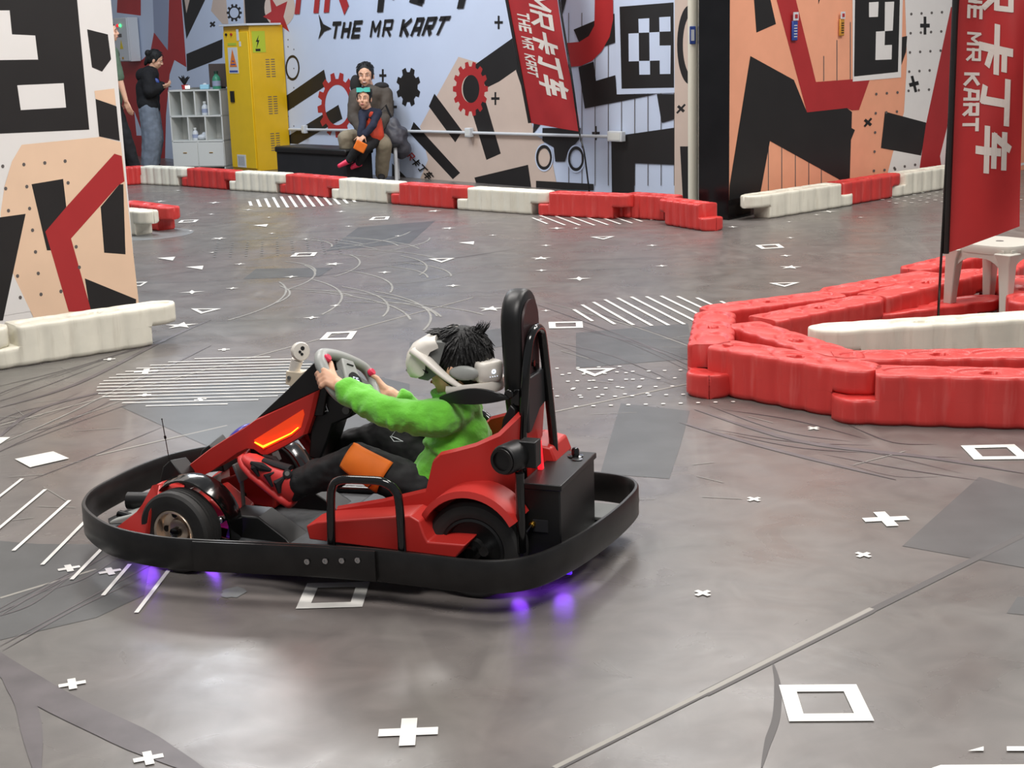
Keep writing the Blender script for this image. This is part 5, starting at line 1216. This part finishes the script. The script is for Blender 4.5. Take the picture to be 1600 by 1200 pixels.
def figure(label, base, J, s, hs, f, u, top_m, bot_m, shoe_m, top_len='wrist', vox=.010, hands=None, smile=False, hairkw={}, sh=1.0, cloth=.016, wide=0, top_disp=(.09, .02), extra=None, facial=True):
    root = empty('person', base, 0, label, 'person'); B = V(base)
    J = {k: V(v) - B for k, v in J.items()}
    mb = MB(); g, R = head_geo(mb, J['head'], f, u, hs)
    limb(mb, [J['head'] + R @ V((0, -.01, -.04)) * hs, J['neck']], [.052 * hs, .055 * hs])
    hipc = (J['hipL'] + J['hipR']) / 2; shc = (J['shL'] + J['shR']) / 2
    limb(mb, [J['neck'], shc, J['chest'], hipc], [.055 * s, .075 * s, .105 * s, .10 * s])
    limb(mb, [J['shL'], shc, J['shR']], [.055 * s, .08 * s, .055 * s]); limb(mb, [J['hipL'], J['hipR']], [.085 * s, .085 * s])
    for q in 'LR':
        limb(mb, [J['sh' + q], J['el' + q], J['wr' + q]], [.05 * s, .042 * s, .027 * s])
        limb(mb, [J['hip' + q], J['kn' + q], J['an' + q]], [.085 * s, .056 * s, .038 * s])
        limb(mb, [J['an' + q], J['toe' + q]], [.036 * s, .024 * s])
        h = (hands or {}).get(q)
        if h: hand(mb, J['wr' + q], h[0], h[1], s * sh, h[2], h[3], h[4] if len(h) > 4 else None)
        else: hand(mb, J['wr' + q], J['wr' + q] - J['el' + q], V((0, .3, -.2)) if q == 'L' else V((0, .3, -.2)), s * sh, .35, 1 if q == 'L' else -1)
    body = mb.build('body', m_skin, root, mods=remesh(vox * .62, 3))
    if facial: face(g, R, hs, body, smile)
    c = cloth * s; mb = MB()
    limb(mb, [shc + (J['neck'] - shc) * .35, shc, J['chest'], hipc + (J['chest'] - hipc) * .15], [.062 * s + c, .085 * s + c, .115 * s + c, .115 * s + c])
    limb(mb, [J['shL'], shc, J['shR']], [.058 * s + c, .085 * s + c, .058 * s + c])
    limb(mb, [J['hipL'] + (J['chest'] - hipc) * .2, J['hipR'] + (J['chest'] - hipc) * .2], [.095 * s + c, .095 * s + c])
    for q in 'LR':
        e = J['wr' + q] if top_len == 'wrist' else J['el' + q] + (J['sh' + q] - J['el' + q]) * .15
        if top_len == 'wrist': limb(mb, [J['sh' + q], J['el' + q], e + (J['el' + q] - e) * .1], [.056 * s + c, .048 * s + c, .034 * s + c])
        else: limb(mb, [J['sh' + q], e], [.056 * s + c, .050 * s + c])
    if extra: extra(mb, J, s, c)
    top = mb.build('jacket' if top_len == 'wrist' else 't_shirt', top_m, root, mods=remesh(vox, 4, top_disp))
    mb = MB(); limb(mb, [J['hipL'], J['hipR']], [.095 * s + c * .6, .095 * s + c * .6])
    for q in 'LR': limb(mb, [J['hip' + q], J['kn' + q], J['an' + q] + (J['kn' + q] - J['an' + q]) * .06], [.098 * s + c * .4 + wide * .5, .066 * s + c + wide, .048 * s + c + wide])
    tro = mb.build('trousers', bot_m, root, mods=remesh(vox, 4, (.08, .015)))
    if shoe_m is not None:
        for q in 'LR':
            mb = MB(); a = J['an' + q]; t = J['toe' + q]; d = t - a; dz = V((0, 0, 0))
            limb(mb, [a, a + d * .35, t], [.046 * s, .044 * s, .034 * s]); limb(mb, [a - d * .25 + (V((0, 0, -.03)) * s), t + V((0, 0, -.008)) * s], [.034 * s, .032 * s]); mb.build('shoe', shoe_m, root, mods=remesh(vox * .8, 2))
    ho = hair(g, R, hs, body, **hairkw)
    return root, g, R, body, top, tro, J
# --- the child driving the kart; worked out in kart coordinates and turned into the world
RK = Matrix.Rotation(KRZ, 3, 'Z')
def driver():
    base = V((.30, 0, .12)); root = empty('person', KO + RK @ base, KRZ, 'child in bright green fleece and black trousers driving the go kart', 'person')
    s = .60; hs = .88
    J = dict(head=(.348, 0, .618), neck=(.345, 0, .505), shL=(.338, -.105, .472), shR=(.335, .100, .450), chest=(.345, 0, .37), hipL=(.335, -.065, .205), hipR=(.335, .065, .205),
             elL=(.185, -.165, .500), elR=(.19, .135, .395), knL=(.075, -.135, .335), knR=(.06, .10, .352), anL=(-.165, -.135, .235), anR=(-.145, .085, .285))
    gl = W_(-.119, -.004); gr_ = W_(.117, -.012)
    J['wrL'] = gl + V((.050, -.012, -.030)); J['wrR'] = gr_ + V((.050, .012, -.012))
    J = {k: V(v) - base for k, v in J.items()}; gl = gl - base; gr_ = gr_ - base
    f = V((-1, -.06, -.05)); mb = MB(); g, R = head_geo(mb, J['head'], f, (0, 0, 1), hs)
    hipc = (J['hipL'] + J['hipR']) / 2; shc = (J['shL'] + J['shR']) / 2
    limb(mb, [J['head'] + V((.02, 0, -.04)), J['neck']], [.044, .046]); limb(mb, [J['neck'], shc, J['chest'], hipc], [.045, .05, .08, .08]); limb(mb, [J['shL'], shc, J['shR']], [.035, .05, .035])
    for q in 'LR':
        limb(mb, [J['sh' + q], J['el' + q], J['wr' + q]], [.034, .029, .021]); limb(mb, [J['hip' + q], J['kn' + q], J['an' + q]], [.055, .038, .026])
    # hands: back of the left hand to the camera, fingers round the rim, thumb up along the spoke
    for q, gp, sd in (('L', gl, -1), ('R', gr_, 1)):
        w_ = J['wr' + q]; d = (gp - w_).normalized(); nn = (V((0, -sd, 0)) + ez * -.15).normalized(); upv = ey
        k = .60
        pc = w_ + d * .030
        across = ey * 1.0
        for i in range(4):                                     # palm rays and curled fingers, stacked along the rim
            off = across * ((1.5 - i) * .0145) ; kn = w_ + d * .050 + off * 1.0 + V((0, sd * .012, 0)) + V((-.002, 0, 0))
            limb(mb, [w_ + off * .55, kn], [.0145, .0105], 10)
            fwd_ = -ez; p1 = kn + fwd_ * .018 + V((0, sd * .004, 0)); p2 = p1 + fwd_ * .014 + V((0, -sd * .014, 0)); p3 = p2 + V((0, -sd * .016, 0)) + ez * .006
            limb(mb, [kn, p1, p2, p3], [.0095, .0085, .0078, .0068], 8)
        b = w_ + d * .016 + across * .016; tt = (ey * .95 + d * .25 + V((0, -sd * .35, 0))).normalized()
        limb(mb, [b, b + tt * .024, b + tt * .042 + ez * .002, b + tt * .056 + V((0, -sd * .006, 0))], [.0135, .0105, .0092, .0076], 10)
    body = mb.build('body', m_skin, root, mods=remesh(.0034, 2)); face(g, R, hs, body)
    ho = hair(g, R, hs, body, seed=5, n=520, length=.040, vox=.005, sides=-.03)
    # cowlicks
    t_ = MB(); rg = random.Random(2)
    for i in range(26):
        p = V((rg.uniform(-.03, .03), -.075 + rg.uniform(-.02, .02), .095)); t_.tube([g(*p), g(p.x, p.y - .02, p.z + .02), g(p.x + rg.uniform(-.01, .01), p.y - .028 - rg.uniform(0, .012), p.z + .03 + rg.uniform(0, .018))], [.003, .002, .0004], 5)
    t_.build('loose_strands', m_hair, ho); t2_ = MB()
    for i in range(30):
        p = V((rg.uniform(-.05, .04), .055 + rg.uniform(-.03, .01), .100)); t2_.tube([g(*p), g(p.x, p.y + .012, p.z + .014), g(p.x, p.y + .030, p.z + .014)], [.004, .003, .0005], 5)
    t2_.build('loose_strands', m_hair, ho)
    # fleece jacket
    mb = MB(); limb(mb, [shc + V((0, 0, .01)), J['chest'] + V((.0, 0, .02)), hipc + V((.005, 0, .06))], [.072, .098, .100])
    limb(mb, [J['shL'], shc, J['shR']], [.055, .078, .055])
    for s_ in (-1, 1): limb(mb, [J['chest'] + V((0, s_ * .045, 0)), hipc + V((0, s_ * .055, .055))], [.075, .075])
    limb(mb, [J['chest'] + V((-.03, -.06, -.03)), hipc + V((-.075, -.075, .065)), hipc + V((-.085, -.085, .02))], [.06, .055, .045])
    limb(mb, [J['chest'] + V((-.03, .06, -.03)), hipc + V((-.075, .075, .065))], [.06, .05])
    for q in 'LR':
        w_, e_ = J['wr' + q], J['el' + q]; dd_ = (e_ - w_).normalized()
        limb(mb, [J['sh' + q], (J['sh' + q] + e_) / 2, e_, w_ + dd_ * .05], [.056, .053, .045, .038], 16)
        cfa = w_ + dd_ * .014; mb.tube([cfa, cfa + dd_ * .006, cfa + dd_ * .034, cfa + dd_ * .040], [.036, .041, .041, .036], 20)
        # gathered folds across the sleeve
        for t, r_, tl in ((.18, .051, .5), (.34, .053, -.4), (.52, .054, .45), (.70, .057, -.35), (.88, .059, .4)):
            A_, B_, tt_ = (w_ + dd_ * .05, e_, t / .5) if t < .5 else (e_, J['sh' + q], (t - .5) / .5)
            c = A_ + (B_ - A_) * tt_; ax = (B_ - A_).normalized(); r_ = (.040 + .009 * tt_) if t < .5 else (.049 + .007 * tt_); r_ += .005
            x = ax.cross(V((0, 0, 1))).normalized(); y = ax.cross(x)
            mb.tube([c + (x * math.cos(a) + y * math.sin(a)) * (r_ - .006) + ax * (math.sin(a) * tl * .05) for a in [k * .393 for k in range(11)]], [.003] + [.008] * 9 + [.003], 8)
    for a0, a1, zz in ((2.2, 5.2, .25), (2.6, 5.6, .17), (2.0, 4.6, .32)):
        c = V((J['chest'].x, 0, zz)); pts = [c + V((math.cos(a) * .092, math.sin(a) * .118, .02 * math.sin(a * 2))) for a in [a0 + (a1 - a0) * k / 9 for k in range(10)]]
        mb.tube(pts, [.003] + [.010] * 8 + [.003], 8)
    jk = mb.build('fleece_jacket', m_green, root, mods=remesh(.0055, 3, (.060, .024)))
    mb = MB(); c = J['neck'] + V((-.006, 0, .008))
    rings = [[c + V((math.cos(a) * (r_ + .004) - .3 * zz, math.sin(a) * r_ * 1.05, zz)) for a in [2 * math.pi * k / 24 for k in range(24)]] for r_, zz in ((.062, -.035), (.060, -.01), (.064, .018), (.060, .022), (.052, .0), (.052, -.03))]
    mb.loft(rings, closed=True); mb.build('collar', m_green, jk, smooth=60)
    # trousers with orange knee patches
    mb = MB(); limb(mb, [J['hipL'], J['hipR']], [.072, .072])
    for q in 'LR':
        h, k, a = J['hip' + q], J['kn' + q], J['an' + q]
        limb(mb, [h, (h + k) / 2, k, (k + a) / 2, a + (k - a) * .02], [.072, .068, .056, .052, .044], 16)
        for t, tl in ((.2, .5), (.5, -.5), (.8, .4)):
            c = k + (a - k) * t; ax = (a - k).normalized(); x = ax.cross(V((0, 0, 1))).normalized(); y = ax.cross(x)
            mb.tube([c + (x * math.cos(b) + y * math.sin(b)) * (.049 - .008 * t) + ax * math.sin(b) * tl * .03 for b in [i * .393 for i in range(14)]], [.002] + [.007] * 12 + [.002], 8)
    tr_ = mb.build('trousers', m_trs, root, mods=remesh(.0055, 3, (.045, .015)))
    # patches: lifted off the trouser surface on the outer side of each knee
    def patch(q, sd, pxs):
        P4 = [S(x, y, -.21) - base for x, y in pxs]
        n_ = 10; vs = []; mb2 = MB(); k = J['kn' + q]; h = J['hip' + q]; a = J['an' + q]
        def surf(p):
            best = None
            for A, Bq, ra, rb in ((h, k, .072, .056), (k, a, .056, .044)):
                for t in [i / 40 for i in range(41)]:
                    c = A + (Bq - A) * t; dxy = math.hypot(p.x - c.x, p.z - c.z); r_ = ra + (rb - ra) * t + .010
                    if dxy < r_:
                        yv = c.y + sd * math.sqrt(r_ * r_ - dxy * dxy)
                        if best is None or sd * yv > sd * best: best = yv
            return best
        grid = {}
        for i in range(n_ + 1):
            for j in range(n_ + 1):
                uu, vv = i / n_, j / n_; p = (P4[0] * (1 - uu) + P4[1] * uu) * (1 - vv) + (P4[3] * (1 - uu) + P4[2] * uu) * vv
                y = surf(p); 
                grid[i, j] = V((p.x, y if y is not None else (k.y + sd * .03), p.z))
        vs = [grid[i, j] for j in range(n_ + 1) for i in range(n_ + 1)]
        mb2.add(vs, [(j * (n_ + 1) + i, j * (n_ + 1) + i + 1, (j + 1) * (n_ + 1) + i + 1, (j + 1) * (n_ + 1) + i) for j in range(n_) for i in range(n_)])
        def sol(o):
            m = o.modifiers.new('thickness', 'SOLIDIFY'); m.thickness = .004; m.offset = 0
            m2 = o.modifiers.new('smooth', 'SMOOTH'); m2.iterations = 2
        return mb2.build('knee_patch', m_orp, tr_, smooth=60, mods=sol), grid, n_
    pt, grid, n_ = patch('L', -1, [(541, 697), (602, 732), (580, 778), (527, 730)])
    m_ = MB(); a_ = (grid[6, 3] + V((0, -.006, 0))); b_ = (grid[8, 9] + V((0, -.006, 0))); c_ = grid[9, 5] + V((0, -.006, 0)); m_.tube([c_, (c_ + b_) / 2 + V((0, -.002, 0)), b_], .005, 6, flat=.4); m_.build('patch_strap', m_dkh, pt)
    m_ = MB(); q = [S(x, y, .0) - base for x, y in ((610, 668), (620, 672), (614, 680), (624, 684), (632, 688), (618, 688), (612, 680))]
    m_.tube([p + V((0, -.012, 0)) for p in q], .0014, 5); m_.build('thigh_print', m_elec, tr_)
    # shoes, built in a foot frame: x to the toe, z up out of the sole
    for q, ank, toe, yv in (('L', S(443, 752, -.155), S(374, 733, -.155), -.155), ('R', S(508, 702, .085), S(487, 672, .085), .085)):
        sole_d = (V((-.145, 0, .118)) if q == 'L' else V((-.10, 0, .14))).normalized()
        heel = (S(450, 789, -.145) if q == 'L' else S(505, 728, .085)) - base
        X_ = sole_d; Y_ = V((0, 1, 0)); Z_ = X_.cross(Y_).normalized()
        if Z_.x < 0: Z_ = -Z_
        kf_ = 1.16; fr = lambda x, y, zz: heel + (X_ * x + Y_ * y + Z_ * zz) * kf_
        L = .178
        def ring(x, w0, z0, z1, n=18):
            out = []
            for k in range(n):
                a = 2 * math.pi * k / n; cx = math.cos(a); cz = math.sin(a)
                out.append(fr(x, w0 * (abs(cx) ** .7) * (1 if cx > 0 else -1), z0 + (z1 - z0) * (.5 + .5 * (abs(cz) ** .8) * (1 if cz > 0 else -1))))
            return out
        mb = MB(); mb.loft([ring(x, w0, -.004 + .006 * (abs(x / L - .45) ** 2) * 4, z1) for x, w0, z1 in ((-.012, .018, .020), (-.006, .028, .026), (.02, .034, .026), (.07, .032, .021), (.12, .039, .021), (.155, .035, .022), (.172, .024, .022), (.181, .010, .020))]); so = mb.build('shoe', m_shoe, root, smooth=60)
        mb = MB(); mb.loft([ring(x, w0, .014, z1) for x, w0, z1 in ((-.006, .016, .055), (.0, .028, .078), (.03, .033, .088), (.06, .033, .080), (.09, .034, .064), (.125, .036, .050), (.155, .031, .040), (.170, .020, .032), (.175, .008, .026))]); mb.build('shoe_upper', m_shoe, so, smooth=60)
        for pts_, rr in (([(.03, .030), (.05, .050), (.045, .075)], .010), ([(.055, .030), (.085, .045), (.075, .062)], .008), ([(.10, .026), (.125, .038), (.135, .046)], .009), ([(.085, .060), (.11, .052), (.14, .040)], .010)):
            for sd in (-1, 1):
                mb = MB(); mb.tube([fr(x, sd * (.0325 if zz < .06 else .026), zz) for x, zz in pts_], [rr * .5, rr * 1.5, rr * .5], 8, flat=1); mb.build('shoe_panel', m_dkh, so)
        mb = MB(); mb.tube([fr(.052, 0, .088), fr(.09, 0, .068), fr(.125, 0, .052)], [.020, .018, .012], 10, flat=.5); mb.build('shoe_tongue', m_dkh, so)
        mb = MB(); mb.lathe([(.001, 0), (.014, 0), (.014, .006), (.009, .010), (.001, .010)], fr(.045, -.022, .082), (Z_ * .6 + V((0, -.9, 0))), 18); dl_ = mb.build('lace_dial', m_dkh, so)
        mb = MB(); mb.lathe([(.001, 0), (.008, 0), (.007, .002), (.001, .002)], fr(.045, -.022, .082) + (Z_ * .6 + V((0, -.9, 0))).normalized() * .010, (Z_ * .6 + V((0, -.9, 0))), 14); mb.build('dial_cap', m_dgrey, dl_)
        mb = MB(); mb.tube([fr(.0, 0, .078), fr(.012, 0, .10)], [.034, .034], 14); mb.build('ankle_cuff', m_dkh, so)
driver()
def headset():
    o = KO + RK @ V((.25, 0, .62)); b = V((.25, 0, .62)); root = empty('vr_headset', o, KRZ, 'white wraparound virtual reality headset worn by the child driver', 'headset')
    mb = MB(); rings = []
    prof = [(.203, .598), (.199, .625), (.206, .655), (.225, .682), (.262, .703), (.306, .712), (.308, .700), (.268, .682), (.246, .650), (.238, .600), (.230, .582), (.213, .584)]
    for k in range(29):
        t = -1 + k / 14; v = .098 * math.sin(t * math.pi / 2); sh_ = .044 * (1 - math.cos(t * math.pi / 2)) ** 1.1; kk = 1 - .30 * abs(t) ** 3
        rings.append([V((.255 + (p[0] - .255) * (1 - .35 * abs(t) ** 2) + sh_, v, .645 + (p[1] - .645) * kk)) - b for p in prof])
    mb.loft(rings); vs_ = mb.build('visor', m_vr, root, smooth=50)
    mb = MB(); mb.tube([(.208 - .25, -.04, .600 - .62), (.205 - .25, 0, .598 - .62), (.208 - .25, .04, .600 - .62)], .006, 8); mb.tube([S(641, 556, -.06) - b, S(655, 570, -.09) - b, S(668, 583, -.098) - b], .0045, 8, flat=.5); mb.build('camera_bar', m_dkh, vs_)
    mb = MB(); rings = []
    pf = [(.262, .582), (.288, .60), (.305, .65), (.322, .698), (.300, .698), (.262, .668), (.250, .610), (.242, .585)]
    for k in range(25):
        t = -1 + k / 12; v = .086 * math.sin(t * math.pi / 2); sh_ = .030 * abs(t) ** 2
        rings.append([V((p[0] + sh_, v, p[1])) - b for p in pf])
    mb.loft(rings); mb.build('face_gasket', mat('grey_gasket', (112, 114, 112), .6), vs_, smooth=50)
    pth_ = [S(648, 548, -.082), S(666, 562, -.098), S(688, 582, -.103), S(706, 596, -.100), S(722, 605, -.090), V((.425, -.075, .566)), V((.465, -.045, .566)), V((.480, 0, .566))]
    for s_ in (-1, 1):
        mb = MB(); q = crom([V((p.x, -s_ * p.y * (1 if s_ > 0 else 1), p.z)) if s_ > 0 else p for p in pth_], 5, False); q = [p - b for p in q]; n = len(q)
        mb.tube(q, [.0225 - .0135 * min(1, i / (n * .55)) for i in range(n)], 12, flat=.6); mb.build('side_strap', m_vr, root, smooth=60)
        mb = MB(); mb.tube([p + V((0, s_ * .004, -.012)) for p in q[4:22]], .0025, 6); mb.build('strap_cable', m_dkh, root)
    mb = MB(); rings = []
    for k in range(15):
        a = math.radians(-100 + 200 * k / 14); c = V((.375, 0, .560)); r_ = (.108, .098); e = V((math.cos(a), math.sin(a), 0))
        p = c + V((e.x * r_[0], e.y * r_[1], 0)); hh = .014 + .006 * math.cos(a); rings.append([p + e * -.008 + V((0, 0, -hh)) - b, p + e * .008 + V((0, 0, -hh * .7)) - b, p + e * .012 - b, p + e * .008 + V((0, 0, hh)) - b, p + e * -.006 + V((0, 0, hh)) - b])
    mb.loft(rings); mb.build('rear_cradle', m_vr, root, smooth=50)
    mb = MB(); mb.ell(S(725, 583, -.075) - b, (.045, .012, .022), Matrix.Rotation(math.radians(8), 3, 'Z'), 18, 10); mb.ell(V((.42, 0, .60)) - b, (.02, .07, .03)); mb.build('rear_pad', m_grey, root)
    Rb = Matrix.Rotation(math.radians(-38), 3, 'Z'); cb_ = S(763, 580, -.03)
    mb = MB(); rings = []
    for hgt, k in ((-.030, .78), (-.022, .94), (.0, 1), (.020, 1), (.028, .95), (.031, .84)):
        ring = []
        for q in range(28):
            a = 2 * math.pi * q / 28; r_ = 1 / (abs(math.cos(a)) ** 3.5 + abs(math.sin(a)) ** 3.5) ** (1 / 3.5); ring.append(cb_ - b + Rb @ V((r_ * math.cos(a) * .030 * k, r_ * math.sin(a) * .042 * k, hgt)))
        rings.append(ring)
    mb.loft(rings); bp_ = mb.build('battery_pack', m_vr, root, smooth=45)
    fx = Rb @ V((1, 0, 0)); fy = Rb @ V((0, 1, 0))
    mb = MB(); mb.lathe([(.0035, 0), (.0068, 0), (.0068, .001), (.0035, .001)], cb_ - b + fx * .0305 + V((0, 0, .004)) + fy * .0, fx, 20, closed=True); mb.build('status_ring', m_led, bp_)
    for k in range(4):
        mb = MB(); mb.ell(cb_ - b + fx * .0302 + fy * (-.012 + .008 * k) + V((0, 0, -.011)), .0012, None, 6, 4); mb.build('status_dot', m_led, bp_)
    mb = MB(); q = crom([V((.300, 0, .702)), V((.335, 0, .722)), V((.375, 0, .722)), V((.420, -.002, .695)), V((.447, -.008, .640)), V((.455, -.012, .615))], 5, False)
    mb.loft([[p + V((0, s2 * .012, 0)) + (p - V((.36, 0, .60))).normalized() * o_ - b for s2, o_ in ((-1, .003), (1, .003), (1, .007), (-1, .007))] for p in q]); mb.build('top_strap', m_vr, root, smooth=60)
headset()
# --- people in the back; joints placed on a vertical plane at their own distance
def at(px, py, D): d = ray(px, py); return CAM + d * (D / d.y)
def back_people():
    toward = V((.15, -1, 0)).normalized()
    # woman with phone
    D = P(232, 264).y; a = lambda x, y, o=0: at(x, y, D + o)
    gz = P(232, 264)
    J = dict(head=a(243, 93), neck=a(238, 110), shL=a(236, 116, .10), shR=a(232, 118, -.16), chest=a(230, 138), hipL=a(234, 170, .08), hipR=a(232, 170, -.10), elL=a(243, 141, .16), elR=a(234, 143, -.22), wrL=a(252, 134, .06), wrR=a(249, 136, -.14),
             knL=a(240, 215, .10), knR=a(238, 216, -.10), anL=a(236, 256, .08), anR=a(234, 258, -.10), toeL=a(248, 260, .06), toeR=a(246, 262, -.14))
    r, g, R, body, top, tro, _ = figure('woman in a black hooded top and wide grey trousers standing looking down at a phone', gz, J, 1.02, 1.0, V((1, .1, -.45)), (0.3, 0, 1), m_dkh, m_jean, m_dkh, hairkw=dict(seed=3, n=60, bun=True, length=.04, vox=.009), cloth=.034, vox=.012, wide=.035,
                hands=dict(L=(V((1, -.3, .1)), V((0, -.6, .8)), .5, 1), R=(V((1, .3, .1)), V((0, .6, .8)), .5, -1)))
    m_ = MB(); m_.ell(a(224, 118, 0) - gz, (.10, .13, .10)); m_.build('hood', m_dkh, top, mods=remesh(.012, 3))
    m_ = MB(); m_.ell(a(243, 128, -.15) - gz, (.05, .02, .05)); m_.build('chest_print', m_blue, top)
    ph = a(259, 133, -.05); m_ = MB(); m_.box((0, 0, 0), (.14, .075, .01), Matrix.Rotation(.3, 3, 'Y')); o = m_.build('smartphone', m_gloss, bev=.004); o.location = ph + V((0, 0, -.005)); tag(o, 'dark smartphone held by the woman in black', 'phone')
    m_ = MB(); m_.box((0, 0, .006), (.125, .065, .002), Matrix.Rotation(.3, 3, 'Y')); m_.build('screen', m_blackgloss, o)
    # man behind the partition edge
    D = P(215, 281).y; gz = P(205, 281); a = lambda x, y, o=0: at(x, y, D + o)
    J = dict(head=a(172, 50), neck=a(172, 74), shL=a(172, 84, .18), shR=a(176, 86, -.18), chest=a(168, 110), hipL=a(174, 165, .10), hipR=a(176, 165, -.10), elL=a(178, 126, .24), elR=a(187, 126, -.22), wrL=a(184, 158, .2), wrR=a(197, 158, -.22),
             knL=a(192, 215, .12), knR=a(196, 215, -.12), anL=a(206, 266, .1), anR=a(214, 268, -.12), toeL=a(222, 274, .06), toeR=a(234, 277, -.14))
    figure('person in a green t-shirt and black trousers half hidden by the left partition', gz, J, 1.02, .98, V((1, -.1, 0)), (0, 0, 1), mat('olive_green_shirt', (84, 104, 84), .85, vary=.1), m_dkh, m_dkh, top_len='elbow', hairkw=dict(seed=4, n=40, vox=.01), vox=.012,
           hands=dict(R=(V((.25, 0, -1)), V((.2, .8, 0)), .35, -1), L=(V((.2, 0, -1)), V((.2, -.8, 0)), .35, 1)))
    # seated man
    D = P(585, 281).y; gz = P(575, 281); a = lambda x, y, o=0: at(x, y, D + o)
    J = dict(head=a(571, 117, .12), neck=a(575, 135, .14), shL=a(602, 146, .08), shR=a(556, 150, .05), chest=a(583, 178, .12), hipL=a(592, 214, .12), hipR=a(572, 214, .08), elL=a(605, 178, .0), elR=a(552, 182, -.02), wrL=a(588, 205, -.32), wrR=a(568, 208, -.25),
             knL=a(600, 226, -.38), knR=a(540, 216, -.36), anL=a(596, 274, -.22), anR=a(548, 272, -.24), toeL=a(596, 279, -.38), toeR=a(544, 278, -.42))
    m_brn = mat('olive_brown_jacket', (78, 70, 62), .85, vary=.2, vscale=6); m_khk = mat('khaki_cloth', (138, 128, 108), .85, vary=.12)
    r, g, R, body, top, tro, Jm = figure('smiling seated adult in a brown jacket and khaki trousers holding a boy on the lap', gz, J, .98, 1.16, V((-.05, -1, -.12)), (0, 0, 1), m_brn, m_khk, m_dkh, smile=True, hairkw=dict(seed=6, n=110, vox=.009, length=.035), cloth=.028, vox=.011)
    m_ = MB(); m_.ell(a(556, 133, .12) - gz, (.07, .07, .12)); m_.ell(a(596, 135, .1) - gz, (.09, .08, .05)); m_.build('hood', mat('dark_hood', (36, 34, 34), .9), top, mods=remesh(.012, 3))
    # boy on the lap
    D2 = D - .42; a2 = lambda x, y, o=0: at(x, y, D2 + o)
    J = dict(head=a2(569, 153, .02), neck=a2(573, 170, .06), shL=a2(590, 176, .06), shR=a2(566, 178, .04), chest=a2(583, 190, .10), hipL=a2(590, 216, .06), hipR=a2(580, 217, .02), elL=a2(583, 196, -.12), elR=a2(566, 196, -.08), wrL=a2(570, 211, -.16), wrR=a2(562, 212, -.14),
             knL=a2(572, 232, -.16), knR=a2(560, 230, -.18), anL=a2(560, 256, -.06), anR=a2(545, 251, -.16), toeL=a2(548, 262, -.06), toeR=a2(530, 259, -.18))
    gz2 = V((gz.x, D2, 0)); m_vest = mat('orange_red_vest', (206, 66, 38), .7, vary=.1); m_navy = mat('navy_sleeve', (28, 34, 54), .85)
    r, g, R, body, top, tro, Jb = figure('boy in a navy and orange vest with pink shoes sitting on the seated adult', gz2, J, .66, 1.0, V((-.15, -1, -.05)), (0.05, 0, 1), m_navy, m_trs, m_pink, hairkw=dict(seed=8, n=60, vox=.007), vox=.008, cloth=.02)
    m_ = MB(); c = Jb['chest']; limb(m_, [(Jb['shL'] + Jb['shR']) / 2 + V((.01, 0, -.01)), c, (Jb['hipL'] + Jb['hipR']) / 2 + V((.01, 0, .03))], [.070, .102, .104]); m_.build('vest', m_vest, top, mods=remesh(.008, 3))
    m_ = MB(); m_.box(a2(563, 229, -.29) - gz2, (.13, .02, .11), Matrix.Rotation(.5, 3, 'Y')); m_.build('knee_patch', m_orp, tro, bev=.01)
    # teal eye mask pushed up on the boy's forehead
    m_ = MB(); hc = J['head']; q = [V((x, -.085 * .82 * 1.22 * math.sqrt(max(0, 1 - (x / .12) ** 2)), 0)) for x in (-.075, -.05, -.025, 0, .025, .05, .075)]
    rings = [[p + V((0, yy, zz * (1.15 if abs(p.x) > .02 else .7))) for yy, zz in ((.0, -.02), (-.02, -.022), (-.02, .022), (.0, .02))] for p in q]
    m_.loft(rings); o = m_.build('eye_mask', mat('teal_mask', (90, 205, 190), .4), smooth=30); o.location = hc + V((0, .015, .092)); tag(o, 'teal hygiene eye mask pushed up on the forehead of the boy', 'mask')
    m_ = MB(); m_.tube([(-.078, -.04, 0), (-.09, .02, 0), (-.05, .09, 0), (.05, .09, 0), (.09, .02, 0), (.078, -.04, 0)], .004, 6); m_.build('mask_strap', m_dkh, o)
    # bag and stool beside the seated man
    bc = a(614, 222, -.08); m_ = MB(); 
    limb(m_, [V((-.09, 0, .16)), V((.0, 0, .05)), V((.10, 0, -.08))], [.11, .15, .11]); limb(m_, [V((0, 0, .2)), V((.06, 0, .08))], [.08, .12])
    o = m_.build('shoulder_bag', mat('grey_puffy_bag', (70, 70, 78), .5, vary=.4, vscale=8), mods=remesh(.012, 3, (.12, .05))); o.location = bc; tag(o, 'dark grey puffy bag on a stool beside the seated adult', 'bag')
    m_ = MB(); m_.tube([(-.10, -.02, .14), (-.14, -.03, .34), (-.06, -.03, .42), (.02, -.02, .22)], .012, 8); m_.build('strap', m_dkh, o)
    sb_ = P(600, 281); rt_ = empty('metal_stool', (sb_.x, sb_.y - .08, 0), 0, 'pale metal legged stool beneath the seated adult', 'stool')
    m_ = MB(); m_.box((-.1, .02, .40), (.62, .34, .04)); m_.build('seat', m_dkh, rt_, bev=.01)
    for x in (-.36, .16):
        for y in (-.1, .14): m_ = MB(); m_.tube([(x, y, 0), (x, y, .39)], .022, 10); m_.build('leg', m_elec, rt_)
back_people()
#@@PEOPLE1
